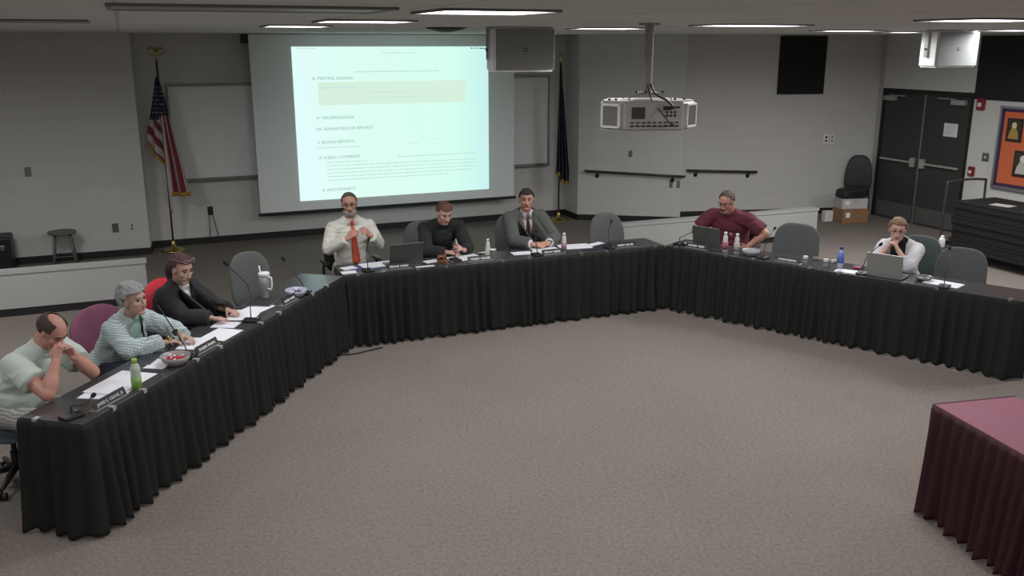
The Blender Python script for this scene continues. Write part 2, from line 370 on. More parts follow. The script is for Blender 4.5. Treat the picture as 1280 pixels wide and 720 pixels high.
plate(Lc,Ld,Ln,RL,-1.45,1.27,0.08,0.13,'faint grey wall plate at mid height on left wall above stool',mat('grey_plate3',(128,126,122),0.5),False)
# projection screen : plane parallel to wall, 0.22 m in front
def plane_pt(x,y): return V((x,y,0))
SF=0.984
def sz(z): return HC+(z-HC)*SF
S0=V((-3.90,14.02,0))*SF
SA=S0; 
RS=RK
def spnt(x,y,z): return wp(SA,Kd,Kn,x,y,z)
SWd=4.29*SF; s_w0=-0.02
scr=empty('projection_screen',spnt(SWd/2,0,0.4),0,'large pull down projection screen showing a bright agenda page','projection screen')
M_scr=mat('screen_matte_white',(236,242,240),0.9,var=0.02)
b=bmesh.new(); box(b,spnt(SWd/2,0,(sz(0.40)+3.09)/2),(SWd,0.006,3.09-sz(0.40)),RS); mk('screen_fabric',b,M_scr,scr,True)
b=bmesh.new(); box(b,spnt(SWd/2,0.0,sz(0.385)),(SWd+0.06,0.035,0.05),RS,0.01); mk('weight_bar',b,M_black,scr,True)
b=bmesh.new(); box(b,spnt(-0.03,-0.06,3.02),(0.14,0.12,0.13),RS,0.01); mk('end_bracket',b,M_black,scr,True)
# projected page
def page_mat():
    m=mat('projected_light',(90,92,92),0.9,var=0.0); nt=m.node_tree; N=nt.nodes; L=nt.links; bsd=N['Principled BSDF']
    uv=N.new('ShaderNodeUVMap'); sx=N.new('ShaderNodeSeparateXYZ'); L.new(uv.outputs['UV'],sx.inputs[0])
    cr=N.new('ShaderNodeValToRGB'); els=cr.color_ramp.elements
    els[0].position=0; els[0].color=rgb((222,250,250)); els[1].position=1; els[1].color=rgb((196,238,238))
    e_=els.new(0.35); e_.color=rgb((218,250,238)); e_=els.new(0.8); e_.color=rgb((210,252,236))
    L.new(sx.outputs['X'],cr.inputs['Fac']); L.new(cr.outputs['Color'],bsd.inputs['Emission Color'])
    bsd.inputs['Emission Strength'].default_value=PAGE
    return m
PAGE=1.0
ix0,ix1,iz0,iz1=0.62*SF,3.82*SF,sz(0.56),sz(2.91)
b=bmesh.new(); quadbox(b,spnt(ix0,0.008,0),spnt(ix1,0.008,0),iz0,iz1,0.002)
uvl=b.loops.layers.uv.verify()
for f in b.faces:
    for l in f.loops:
        q=l.vert.co-spnt(ix0,0.008,0); l[uvl].uv=(max(0,min(1,q.dot(Kd)/(ix1-ix0))),(l.vert.co.z-iz0)/(iz1-iz0))
mk('projected_page',b,page_mat(),scr,True)
def emat(name,c,s=1.0):
    m=mat(name,(60,60,60),0.9,var=0); bs=m.node_tree.nodes['Principled BSDF']; bs.inputs['Emission Color'].default_value=rgb(c); bs.inputs['Emission Strength'].default_value=s; return m
# highlighted band
b=bmesh.new(); 
def pg(u,v): return (ix0+(ix1-ix0)*u, iz0+(iz1-iz0)*v)
def pband(b,u0,u1,v0,v1,y=0.0105):
    (x0,z0),(x1,z1)=pg(u0,v0),pg(u1,v1); box(b,spnt((x0+x1)/2,y,(z0+z1)/2),(x1-x0,0.001,z1-z0),RS)
pband(b,0.115,0.875,0.625,0.775); mk('highlighted_band',b,emat('page_band',(214,242,222),0.98*PAGE),scr,True)
def text_mesh(s,size,M,m,name,parent,ext=0.0006,align='LEFT'):
    cu=bpy.data.curves.new(name,'FONT'); cu.body=s; cu.size=size; cu.extrude=ext; cu.align_x=align; cu.resolution_u=2
    o=bpy.data.objects.new(name,cu); C.objects.link(o); bpy.context.view_layer.update()
    dg=bpy.context.evaluated_depsgraph_get(); me=bpy.data.meshes.new_from_object(o.evaluated_get(dg))
    bpy.data.objects.remove(o); me.transform(M)
    bm=bmesh.new(); bm.from_mesh(me); bpy.data.meshes.remove(me)
    return mk(name,bm,m,parent,True,recalc=False)
M_ink=emat('page_ink',(140,176,166),0.9); M_ink2=emat('page_faint_ink',(196,230,220),0.95)
RT=Matrix(((Kd.x,0,-Kd.y*-1*-1),(Kd.y,0,-Kd.x),(0,1,0)))  # text x->Kd, y->up, z->towards room (Kn)
RT=Matrix(((Kd.x,0,Kn.x),(Kd.y,0,Kn.y),(0,1,0)))
def ptext(s,u,v,size,m):
    x,z=pg(u,v); text_mesh(s,size,Matrix.Translation(spnt(x,0.0115,z))@RT.to_4x4(),m,'heading_text',scr)
for s,u,v in (('III. MEETING AGENDA',0.09,0.79),('IV. INFORMATIONAL',0.10,0.535),('VIII. ADMINISTRATIVE REPORTS',0.095,0.462),('V. BOARD REPORTS',0.10,0.375),('VI. PUBLIC COMMENTS',0.10,0.272),('X. ADJOURNMENT',0.11,0.055)):
    ptext(s,u,v,0.064,M_ink)
def dashes(b,u0,u1,v,h=0.007,gap=0.006):
    b=bmesh.new(); u=u0; (x0,z0),(x1,z1)=pg(u0,v+h*.35),pg(u1,v+h*.65); box(b,spnt((x0+x1)/2,0.0108,(z0+z1)/2),(x1-x0,0.0006,z1-z0),RS)
    while u<u1:
        w=random.uniform(0.01,0.04); pband(b,u,min(u1,u+w),v,v+h,0.0115); u+=w+gap
    mk('text_line',b,M_ink2,scr,True)
b=None
dashes(b,0.02,0.12,0.985,0.006); dashes(b,0.44,0.61,0.957,0.006); dashes(b,0.30,0.74,0.835,0.008)
dashes(b,0.12,0.30,0.735,0.006); dashes(b,0.35,0.55,0.70,0.005); dashes(b,0.35,0.62,0.665,0.005)
dashes(b,0.10,0.32,0.345,0.006); dashes(b,0.55,0.62,0.352,0.004); dashes(b,0.67,0.71,0.372,0.004)
for k,(u1,) in enumerate(((0.93,),(0.93,),(0.94,),(0.93,),(0.90,),(0.78,))):
    dashes(b,0.14,u1 if k else 0.34,0.245-k*0.024,0.007)
dashes(b,0.5,0.93,0.262,0.007)
b=bmesh.new()
for u in (0.905,0.92,0.935): pband(b,u,u+0.007,0.985,0.993,0.0115)
pband(b,0.95,0.985,0.985,0.991,0.0115); mk('toolbar_marks',b,emat('page_dark',(90,110,110),0.6),scr,True)
# ------------------------------------------------------------ tables & skirts
M_top=mat('table_top_laminate',(62,62,64),0.22,var=0.06,scale=5)
M_tmetal=mat('table_metal',(70,70,72),0.4,0.8)
def table(T,s0,s1,label,group=None,topm=None,w=TW):
    c=T.p((s0+s1)/2,w/2,0); r=empty('folding_table',c,T.ang,label,'table',group)
    L_=s1-s0
    b=bmesh.new(); box(b,(0,0,TH-0.013),(L_-0.004,w,0.026),None,0.004); mk('tabletop',b,topm or M_top,r)
    b=bmesh.new()
    for sy in (-1,1): box(b,(0,sy*(w/2-0.03),TH-0.045),(L_-0.1,0.02,0.04))
    mk('apron_rail',b,M_tmetal,r)
    for sx in (-1,1):
        for sy in (-1,1):
            b=bmesh.new(); x=sx*(L_/2-0.16); y=sy*(w/2-0.06)
            tube(b,[(x,y,TH-0.03),(x,y,0.03)],0.013,8); cyl(b,(x,y,0),(x,y,0.03),0.016); mk('leg',b,M_tmetal,r,smooth=True)
        b=bmesh.new(); x=sx*(L_/2-0.16); tube(b,[(x,-w/2+0.06,0.28),(x,w/2-0.06,0.28)],0.01,8); mk('leg_brace',b,M_tmetal,r,smooth=True)
    return r
h=TL.len/2
table(TL,0,h,'black topped folding table nearest the camera, at left end of the left row')
table(TL,h,TL.len,'black topped folding table in the left row with grey bowl and tall white tumbler')
h=TC.len/2
table(TC,0,h,'black topped folding table in front of the man with orange tie')
table(TC,h,TC.len,'black topped folding table in front of the man in grey suit')
h=TR.len/2
table(TR,0,h,'black topped folding table in front of the man in maroon shirt')
table(TR,h,TR.len,'black topped folding table in front of the woman in white cardigan')
def poly_at(poly,t):
    for i in range(len(poly)-1):
        l=(poly[i+1]-poly[i]).length
        if t<=l or i==len(poly)-2:
            d=(poly[i+1]-poly[i]).normalized(); return poly[i]+d*t,d
        t-=l
def skirt(poly,label,m,seed,pleat=0.115,flare=0.035,clipm=None,ztop=TH-0.004,extra=None,name='table_skirt',cat='table skirt'):
    poly=[V((p[0],p[1],0)) for p in poly]; Ltot=sum((poly[i+1]-poly[i]).length for i in range(len(poly)-1))
    corners=[0]; 
    for i in range(len(poly)-1): corners.append(corners[-1]+(poly[i+1]-poly[i]).length)
    bm=bmesh.new(); n=int(Ltot/0.012); rows=20; grid=[]
    rnd=random.Random(seed)
    ph=0; phs=[]; 
    for i in range(n+1):
        ph+=2*pi*0.012/(pleat*(1+0.55*noise.noise(V((i*0.012*2.2,seed*3.1,0))))); phs.append(ph)
    for j in range(rows+1):
        v=j/rows; row=[]
        for i in range(n+1):
            t=Ltot*i/n; p,d=poly_at(poly,t)
            # smooth normal around corners
            d2=(poly_at(poly,min(Ltot,t+0.03))[0]-poly_at(poly,max(0,t-0.03))[0]).normalized()
            out=V((d2.y,-d2.x,0))
            big=noise.noise(V((t*1.9,seed*7.7,0.3)))
            amp=0.005+0.014*min(1,v*3)+0.010*v
            a=math.sin(phs[i]+0.8*noise.noise(V((t*3,v*1.5,seed))))*amp*(0.75+0.5*noise.noise(V((t*4,v*0.7,seed+9))))
            a2=math.sin(phs[i]*0.37+seed)*0.022*v*v
            o_=0.012+amp*0.8+flare*v**1.6*(0.8+0.7*big)+a+a2
            z=ztop-(ztop-0.012)*v
            if j==rows: z+=0.016*(1-math.sin(phs[i]))*0.8*(0.6+0.8*abs(noise.noise(V((t*2,seed,5)))))
            if j==0: o_=0.006
            row.append(bm.verts.new(p+out*o_+V((0,0,z))))
        grid.append(row)
    for j in range(rows):
        for i in range(n): bm.faces.new((grid[j][i],grid[j][i+1],grid[j+1][i+1],grid[j+1][i]))
    o=mk(name,bm,m,smooth=True); tag(o,label,cat)
    sm=o.modifiers.new('s','SOLIDIFY'); sm.thickness=0.003; sm.offset=-1
    t=0.12; k=0
    while t<Ltot and clipm:
        p,d=poly_at(poly,t); out=V((d.y,-d.x,0))
        R=Matrix(((d.x,out.x,0),(d.y,out.y,0),(0,0,1)))
        b=bmesh.new(); box(b,p-out*0.012+V((0,0,TH+0.004)),(0.035,0.04,0.006),R,0.002); box(b,p+out*0.010+V((0,0,TH-0.016)),(0.035,0.005,0.035),R,0.002)
        mk('clip',b,clipm,o); t+=0.31 if k%2 else 0.62; k+=1
    return o
M_skirt=mat('black_skirt_fabric',(29,30,29),0.8,var=0.2,scale=12,spec=0.25)
M_clip=mat('clip_plastic',(150,152,148),0.4)
M_clip2=mat('clip_clear',(95,97,95),0.4)
skirt([TL.p(0,TW),TL.p(0,0.0),TL.p(TL.len-0.02,0)],'black pleated skirt hanging round the left row of tables',M_skirt,1,clipm=M_clip)
skirt([TC.p(0.02,0),TC.p(TC.len-0.02,0)],'black pleated skirt hanging along the middle row under the screen',M_skirt,2,clipm=M_clip2)
skirt([TR.p(0.02,0),TR.p(TR.len,0),TR.p(TR.len,TW)],'black pleated skirt hanging along the right row of tables',M_skirt,3,clipm=M_clip2)
# red table
TD=Tb((3.09,3.66),(2.68,5.43)); 
M_red=mat('red_laminate',(120,66,84),0.62,var=0.05,scale=3)
# width extends to +x : use negative n direction
rd=empty('folding_table',TD.p(TD.len/2,-0.30,0),TD.ang,'table with rose red top and maroon skirt at lower right','table')
b=bmesh.new(); box(b,(0,0,TH-0.013),(TD.len,0.60,0.026),None,0.004); mk('tabletop',b,M_red,rd)
for sx in (-1,1):
    for sy in (-1,1):
        b=bmesh.new(); tube(b,[(sx*(TD.len/2-.2),sy*.24,TH-0.03),(sx*(TD.len/2-.2),sy*.24,0)],0.013,8); mk('leg',b,M_tmetal,rd,smooth=True)
b=bmesh.new()
box(b,(TD.len/2-0.004,0,TH+0.0012),(0.012,0.60,0.0035)); mk('edge_band',b,mat('maroon_edge',(70,22,40),0.6),rd)
M_msk=mat('maroon_skirt_fabric',(52,24,30),0.75,var=0.25,scale=10,spec=0.25)
skirt([TD.p(TD.len,-0.60),TD.p(TD.len,0),TD.p(0,0)][::-1] and [TD.p(0,0)+V((0,0,0)),TD.p(TD.len,0),TD.p(TD.len,-0.60)][::-1],'maroon pleated skirt hanging round the rose red table',M_msk,5,pleat=0.10,flare=0.045,clipm=None)
# ------------------------------------------------------------ chairs
def pillow(bm,w,h,t,n=3.0,curve=0.0,M=None,rings=9,seg=40,tap=0.0):
    """superellipse cushion in XZ plane, thickness along Y, centre origin"""
    M=M or Matrix.Identity(4); sides=[]
    for sgn in (-1,1):
        rs=[]
        for i in range(rings+1):
            q=i/rings
            rad=math.sin(q*pi/2); th=math.cos(q*pi/2)**0.7
            if i==0: rs.append([bm.verts.new(M@V((0,sgn*t/2,0)))]); continue
            ring=[]
            for k in range(seg):
                a=2*pi*k/seg; c,s=math.cos(a),math.sin(a)
                x=w/2*math.copysign(abs(c)**(2/n),c)*rad; z=h/2*math.copysign(abs(s)**(2/n),s)*rad
                x*=1-tap*(z/(h/2))
                y=sgn*t/2*th+curve*(x/(w/2))**2
                ring.append(M@V((x,y,z)))
            if i==rings and sgn==1: rs.append(sides[0][-1])
            else: rs.append([bm.verts.new(p) for p in ring])
        sides.append(rs)
        for i in range(rings):
            a,b2=rs[i],rs[i+1]
            for k in range(seg):
                k2=(k+1)%seg
                if len(a)==1: bm.faces.new((a[0],b2[k],b2[k2]))
                else: bm.faces.new((a[k],b2[k],b2[k2],a[k2]))
M_cg=mat('grey_chair_fabric',(92,95,94),0.9,var=0.12,scale=60,bump=0.3,bscale=200)
M_cb=mat('blue_grey_chair_fabric',(78,86,96),0.9,var=0.12,scale=60)
M_cm=mat('mauve_chair_fabric',(128,76,100),0.85,var=0.12,scale=20)
def office_chair(p,ang,label,fab=None,bw=0.48,bh=0.52,bz=0.70,recl=0.12,n=3.2,arms=True,tap=0.06,armz=0.66,cat='chair',group=None,seatz=0.45,name='office_chair'):
    """local +Y = facing direction"""
    fab=fab or M_cg
    r=empty(name,(p[0],p[1],0),ang,label,cat,group)
    b=bmesh.new(); pillow(b,0.50,0.48,0.085,3.5,0,Matrix.Translation((0,0.02,seatz-0.04))@Matrix.Rotation(pi/2,4,'X')); mk('seat',b,fab,r,smooth=True)
    b=bmesh.new(); pillow(b,bw,bh,0.075,n,0.05,Matrix.Translation((0,-0.235-recl*0.25,bz))@Matrix.Rotation(recl,4,'X'),tap=tap); mk('backrest',b,fab,r,smooth=True)
    b=bmesh.new(); pillow(b,bw*0.9,bh*0.9,0.03,n,0.05,Matrix.Translation((0,-0.275-recl*0.25,bz))@Matrix.Rotation(recl,4,'X'),tap=tap); mk('back_shell',b,M_black,r,smooth=True)
    b=bmesh.new(); tube(b,spline([(0,0.0,seatz-0.09),(0,-0.24,seatz-0.09),(0,-0.31,seatz+0.0),(0,-0.30-recl*.2,bz)]),0.022,8); mk('back_support',b,M_black,r,smooth=True)
    b=bmesh.new(); cyl(b,(0,0,0.10),(0,0,seatz-0.22),0.028); cyl(b,(0,0,seatz-0.22),(0,0,seatz-0.08),0.018); box(b,(0,0,seatz-0.085),(0.2,0.22,0.03),None,0.005); mk('gas_lift',b,M_black,r,smooth=False)
    for k in range(5):
        a=2*pi*k/5+0.3; d=V((math.cos(a),math.sin(a),0))
        b=bmesh.new(); tube(b,[d*0.02+V((0,0,0.11)),d*0.16+V((0,0,0.095)),d*0.29+V((0,0,0.075))],0.02,8,[0.026,0.022,0.015]); lg=mk('base_leg',b,M_black,r,smooth=True)
        b=bmesh.new(); t=V((-d.y,d.x,0))
        for s in (-1,1): cyl(b,d*0.29+t*(s*0.008)+V((0,0,0.028)),d*0.29+t*(s*0.026)+V((0,0,0.028)),0.027)
        cyl(b,d*0.29+V((0,0,0.03)),d*0.29+V((0,0,0.08)),0.007); mk('caster',b,M_black,lg)
    if arms:
        for s in (-1,1):
            b=bmesh.new(); tube(b,spline([(s*0.20,0.0,seatz-0.07),(s*0.29,0.0,seatz-0.02),(s*0.30,0.0,seatz+0.1),(s*0.29,0.0,armz-0.02)]),0.016,8); pillow(b,0.075,0.26,0.035,3,0,Matrix.Translation((s*0.29,0.02,armz))@Matrix.Rotation(pi/2,4,'X'),rings=4,seg=20); mk('armrest',b,M_black,r,smooth=True)
    return r
def facing(v): return math.atan2(v[1],v[0])-pi/2
fL,fC,fR=facing(-TL.n),facing(-TC.n),facing(-TR.n)
# ------------------------------------------------------------ people
SK={'a':(188,138,122),'b':(184,148,132),'c':(184,134,118),'d':(200,158,144)}
def bmesh_prims(prims,infl=0.0):
    bm=bmesh.new()
    for p in prims:
        if p[0]=='cap':
            _,a,b,r0,r1=p[:5]; a=V(a);b=V(b); r0+=infl;r1+=infl
            sph(bm,a,r0,None,14,10); sph(bm,b,r1,None,14,10)
            if (b-a).length>1e-4: cyl(bm,a,b,r0,r1,14)
        elif p[0]=='cone':
            _,a,b,r0,r1=p[:5]; a=V(a);b=V(b); r0+=infl;r1+=infl
            sph(bm,a,r0,None,14,10); cyl(bm,a,b,r0,r1,18)
        elif p[0]=='ell':
            _,c,rr,R=p[:4]; sph(bm,c,[x+infl for x in rr],R,20,14)
    return bm
def remesh(bm,voxel,smooth=3,fac=0.5):
    me=bpy.data.meshes.new('tmp'); bm.to_mesh(me); bm.free()
    o=bpy.data.objects.new('tmp',me); C.objects.link(o)
    m=o.modifiers.new('r','REMESH'); m.mode='VOXEL'; m.voxel_size=voxel
    if smooth:
        s=o.modifiers.new('s','SMOOTH'); s.iterations=smooth; s.factor=fac
    dg=bpy.context.evaluated_depsgraph_get(); me2=bpy.data.meshes.new_from_object(o.evaluated_get(dg))
    bpy.data.objects.remove(o); bpy.data.meshes.remove(me)
    out=bmesh.new(); out.from_mesh(me2); bpy.data.meshes.remove(me2); return out
def wrinkle(bm,amp,freq,seed,aniso=(1,1,2.2)):
    bm.normal_update()
    for v in bm.verts:
        p=v.co; q=V((p.x*freq*aniso[0],p.y*freq*aniso[1],p.z*freq*aniso[2]))+V((seed,seed*2,0))
        w=noise.noise(V((p.x*4+seed,p.y*4,p.z*4)))
        a=noise.noise(q+V((w,w,w))*1.6); a=(1-abs(a)*2)
        v.co=p+v.normal*(a*amp)
def hand_prims(wr,d,pn,ts,curl=0.5,thumb=0.5,spread=0.08,s=1.0,idx=None):
    """wr wrist, d finger direction, pn palm normal, ts thumb side"""
    wr=V(wr); d=V(d).normalized(); pn=(V(pn)-d*V(pn).dot(d)).normalized(); t=d.cross(pn); 
    if t.dot(V(ts))<0: t=-t
    P=[]
    for k,o in enumerate((0.027,0.009,-0.010,-0.027)):
        kb=wr+d*(0.086-0.006*abs(k-1))*s+t*o*s
        P.append(('cap',wr+t*o*0.45*s+d*0.01,kb,0.014*s,0.0115*s))
        L=(0.070,0.078,0.073,0.058)[k]*s; dd=(d+t*spread*(1.2-k)*0.9).normalized(); q=kb; r=0.0084*s
        c=curl if idx is None else idx[k]
        for j,fr in enumerate((0.46,0.30,0.24)):
            ang=c*(0.9,1.1,0.8)[j]
            dd=(dd*math.cos(ang)+pn*math.sin(ang)).normalized(); pn2=(pn*math.cos(ang)-dd*math.sin(ang))
            q2=q+dd*L*fr; P.append(('cap',q,q2,r,r*0.92)); q=q2; r*=0.92
            pnl=pn
    P.append(('ell',wr+d*0.045*s+pn*0.002,(0.036*s,0.014*s,0.045*s),Matrix((t,pn,d)).transposed()))
    q=wr+d*0.022*s+t*0.026*s+pn*0.006; dd=(d*0.65+t*0.65+pn*0.35*(1+thumb)).normalized(); P.append(('cap',wr+d*0.012+t*0.012*s,q,0.016*s,0.0135*s))
    for j,l in enumerate((0.038,0.031,0.024)):
        q2=q+dd*l*s; P.append(('cap',q,q2,0.0115*s-j*0.001,0.0105*s-j*0.001)); q=q2; dd=(dd+d*0.25-t*0.15*thumb+pn*0.15*thumb).normalized()
    return P
def person(p):
    """p: dict. T table frame, coordinates in (s,b,z)"""
    T=p['T']; G=lambda q: T.p(*q)
    F0=-T.n; F0=rz(p.get('yaw',0))@F0; L0=V((-F0.y,F0.x,0))
    pel=G(p['pelvis']); nb=G(p['neck']); hd=G(p['head']); g=p.get('girth',1.0); s=p.get('s',1.0); sw=p.get('sw',0.185)*s
    shd=(L0*math.cos(p.get('tilt',0))+V((0,0,math.sin(p.get('tilt',0))))).normalized()
    up=(nb-pel).normalized()
    Fc=(F0-up*F0.dot(up)).normalized(); Rt=Matrix((shd,Fc,up)).transposed()
    root=empty('person',(pel.x,pel.y,0),0,p['label'],'person')
    sho=[nb-up*(0.062+p.get('slope',0))+shd*sw*k-Fc*0.0 for k in (-1,1)]  # R, L
    tl=(nb-pel).length
    chest=pel+up*tl*0.66; belly=pel+up*tl*0.30
    fem=p.get('fem',0)
    torso=[('ell',pel,(0.165*g,0.125*g,0.12),Rt),('ell',belly+Fc*0.012*g*(2 if p.get('belly') else 0),(0.148*g*(0.92 if fem else 1),(0.112+p.get('belly',0))*g,0.15),Rt),
           ('ell',chest,(0.160*g,0.112*g,0.155),Rt),('ell',pel+up*tl*0.48,(0.150*g*(0.93 if fem else 1),(0.108+p.get('belly',0)*0.6)*g,0.16),Rt),
           ('cap',sho[0]+shd*0.03-up*0.01,sho[1]-shd*0.03-up*0.01,0.058*g,0.058*g),
           ('cap',nb+up*0.01,sho[0]+shd*0.02,0.052,0.045),('cap',nb+up*0.01,sho[1]-shd*0.02,0.052,0.045)]
    if fem:
        for k in (-1,1): torso.append(('ell',chest+Fc*0.075+shd*0.065*k-up*0.01,(0.06,0.055,0.06),Rt))
    # head frame
    hy,hp,hr=p.get('look',(0,0,0))
    Hf=Matrix.Rotation(hy,3,'Z')@F0; Hl=V((-Hf.y,Hf.x,0))
    Rp=Matrix.Rotation(hp,3,Hl)  # positive pitch = look down
    Hf=Rp@Hf; Hu=Rp@V((0,0,1)); Rr=Matrix.Rotation(hr,3,Hf); Hl=Rr@Hl; Hu=Rr@Hu
    RH=Matrix((Hf,Hl,Hu)).transposed(); k=p.get('hs',1.0)
    hp_=lambda x,y,z: hd+RH@V((x*k,y*k,z*k))
    HR=lambda *r: tuple(x*k for x in r)
    head=[('ell',hp_(-.014,0,.028),HR(.098,.077,.088),RH),('ell',hp_(.022,0,-.035),HR(.068,.059,.078),RH),('cap',hp_(.058,-.012,-.093),hp_(.058,.012,-.093),.022*k,.022*k),
          ('ell',hp_(.050,.036,-.018),HR(.030,.026,.028),RH),('ell',hp_(.050,-.036,-.018),HR(.030,.026,.028),RH),
          ('cap',hp_(.084,0,.014),hp_(.104,0,-.026),.0085*k,.0125*k),('ell',hp_(.096,.012,-.031),HR(.010,.008,.008),RH),('ell',hp_(.096,-.012,-.031),HR(.010,.008,.008),RH),
          ('cap',hp_(.074,-.034,.033),hp_(.074,.034,.033),.011*k,.011*k),('cap',hp_(.079,-.018,-.060),hp_(.079,.018,-.060),.0095*k,.0095*k),
          ('ell',hp_(-.004,.078,-.002),HR(.018,.009,.031),RH),('ell',hp_(-.004,-.078,-.002),HR(.018,.009,.031),RH),
          ('cap',nb-up*0.02,hd+RH@V((-.022*k,0,-.045*k)),.060*(0.86 if fem else 1)*g**0.5,.056*(0.86 if fem else 1)*g**0.5)]
    arms=[];fore=[];hands=[]
    info=[]
    for i,(e,w) in enumerate(((p['elR'],p['wrR']),(p['elL'],p['wrL']))):
        e=G(e); w=G(w); sh=sho[i]; ar=p.get('armr',1.0)*(0.86 if fem else 1)
        info.append((round((e-sh).length,2),round((w-e).length,2)))
        arms.append(('cap',sh,e,0.054*ar,0.042*ar)); fore.append(('cap',e,w,0.042*ar,0.027*ar))
        fore.append(('ell',e+(w-e)*0.3,(0.045*ar,0.042*ar,0.10),frame_to(w-e)))
        hh=p['hands'][i]; hd_=T.d*hh[0][0]+T.n*hh[0][1]+V((0,0,hh[0][2])); pn=T.d*hh[1][0]+T.n*hh[1][1]+V((0,0,hh[1][2])); ts=T.d*hh[2][0]+T.n*hh[2][1]+V((0,0,hh[2][2]))
        hands+=hand_prims(w,hd_,pn,ts,hh[3],hh[4] if len(hh)>4 else .5,s=(0.90 if fem else 1.02),idx=hh[5] if len(hh)>5 else None)
    print('PERSON',p['label'][:24],'arms',info,'torso',round(tl,2))
    legs=[];shoes=[]
    for kx in (-1,1):
        hip=pel+L0*0.09*kx-V((0,0,0.0)); knee=pel+L0*(0.13*kx)+F0*p.get('thigh',0.40); knee.z=0.50; ank=knee+F0*0.02; ank.z=0.09
        legs+=[('cap',hip,knee,0.080*g,0.055),('cap',knee,ank,0.052,0.036)]; shoes+=[(ank,F0)]
    feet=[('cap',a_-V((0,0,0.04)),a_+f_*0.16-V((0,0,0.055)),0.035,0.03) for a_,f_ in shoes]
    bm=remesh(bmesh_prims(torso+head+arms+fore+hands+legs+feet),0.0045 if T is TL else 0.0052,3,0.5)
    # face modelling
    inv=RH.transposed()
    for v in bm.verts:
        q=inv@(v.co-hd)/k
        if q.x>0.03 and abs(q.y)<0.08 and abs(q.z)<0.12:
            dlt=0
            for sy in (-1,1):
                dd=((q.y-sy*.030)**2/.015**2+(q.z-.013)**2/.010**2)
                dlt-=0.010*math.exp(-dd)
            dlt-=0.004*math.exp(-((q.z+.060)**2/.0022**2))*math.exp(-(q.y/.024)**4)
            dlt-=0.003*math.exp(-((q.z+.080)**2/.006**2))*math.exp(-(q.y/.02)**2)
            v.co+=Hf*dlt*k
    lipc=MC.get('lips') or mat('lips',(158,98,90),0.55)
    for f in bm.faces:
        q=inv@(f.calc_center_median()-hd)/k
        if 0.07<q.x<0.112 and abs(q.y)<0.020-abs(q.z+.060)*0.9 and abs(q.z+.060)<0.0095: f.material_index=1
    skin=mat('skin_'+p['skin'],SK[p['skin']],0.55,var=0.10,scale=22)
    body=mk('body',bm,[skin,lipc],root,True,True)
    # eyes
    for sy in (-1,1):
        b=bmesh.new(); vs=sph(b,hp_(.0715,sy*.030,.012),.0115*k,RH,16,12)
        for f in b.faces:
            q=inv@(f.calc_center_median()-hp_(.0715,sy*.030,.012))/(.0115*k)
            if q.x>0.62: f.material_index=1
        mk('eye',b,[mat('eye_white',(120,112,106),0.5),mat('iris_dark',(40,30,26),0.4)],root,True,True)
        b=bmesh.new(); tube(b,[hp_(.083,sy*.014,.036),hp_(.085,sy*.030,.041),hp_(.074,sy*.048,.036)],.0042*k,6); mk('eyebrow',b,mat('brow_'+p['hairn'],p.get('browc',p['hair']),0.8),root,True,True)
    # hair
    hm=mat('hair_'+p['hairn'],p['hair'],0.75,var=0.35,scale=40,bump=0.6,bscale=120)
    def hair(name,maskf,thick,cx=-.016,cz=.030,rr=(.101,.080,.091),amp=0.003,m=None):
        b=bmesh.new(); bmesh.ops.create_icosphere(b,subdivisions=5,radius=1)
        dele=[]
        for v in b.verts:
            d=v.co.copy(); 
            if not maskf(d): dele.append(v)
            rad=thick*(1+0.5*noise.noise(d*3.0))+amp*noise.noise(d*14)
            v.co=hp_(cx+d.x*(rr[0]+rad),d.y*(rr[1]+rad),cz+d.z*(rr[2]+rad))
        bmesh.ops.delete(b,geom=dele,context='VERTS')
        o=mk(name,b,m or hm,root,True,True)
        sm=o.modifiers.new('s','SOLIDIFY'); sm.thickness=0.008; sm.offset=-1
        return o
    p['hairf'](hair,dict(bm=None,root=root,hp=hp_,RH=RH,hm=hm,k=k,hd=hd,nb=nb,up=up,Fc=Fc,shd=shd))
    # clothing
    out=dict(root=root,hp=hp_,RH=RH,Fc=Fc,up=up,shd=shd,nb=nb,pel=pel,chest=chest,sho=sho,tl=tl,k=k,Rt=Rt,hd=hd,G=G)
    def garment(name,m,infl,sleeve,vox=0.009,wr=0.004,collar=0.0,cut=None,seed=1,neckr=0.0,thick=0.0,hem=0.0):
        pr=[q for q in torso]
        for i in range(2):
            e=arms[i][2]; w=fore[2*i][2]; sh=arms[i][1]; r0,r1=arms[i][3],arms[i][4]
            if sleeve<1: 
                q=sh+(e-sh)*sleeve; pr.append(('cone',sh,q,r0+0.004,r0+(r1-r0)*sleeve+(0.022 if infl>=0.014 else 0.002)))
            else:
                pr.append(('cap',sh,e,r0+0.004,r1+0.008)); f=sleeve-1
                pr.append(('cone',e,e+(w-e)*f,r1+0.006,r1*(1-f)+0.031*f+0.008))
        if neckr: pr.append(('cone',nb-up*0.03,nb+up*neckr+ (hd-nb)*0.05,0.066,0.060))
        b=remesh(bmesh_prims(pr,infl),vox,4,0.5); wrinkle(b,wr,7,seed)
        if cut:
            dl=[v for v in b.verts if cut(v.co)]
            bmesh.ops.delete(b,geom=dl,context='VERTS')
        o=mk(name,b,m,root,True,True)
        if thick:
            sm=o.modifiers.new('s','SOLIDIFY'); sm.thickness=thick; sm.offset=-1
        return o
    trm=p.get('trousers')
    lp=[('ell',pel-V((0,0,0.0)),(0.172*g,0.13*g,0.11),Rt)]
    for i in range(0,4,2):
        lp.append(('cap',legs[i][1],legs[i][2],legs[i][3]+0.018,legs[i][4]+0.02))
        if not p.get('shorts'): lp.append(('cone',legs[i+1][1],legs[i+1][2],legs[i+1][3]+0.02,0.065))
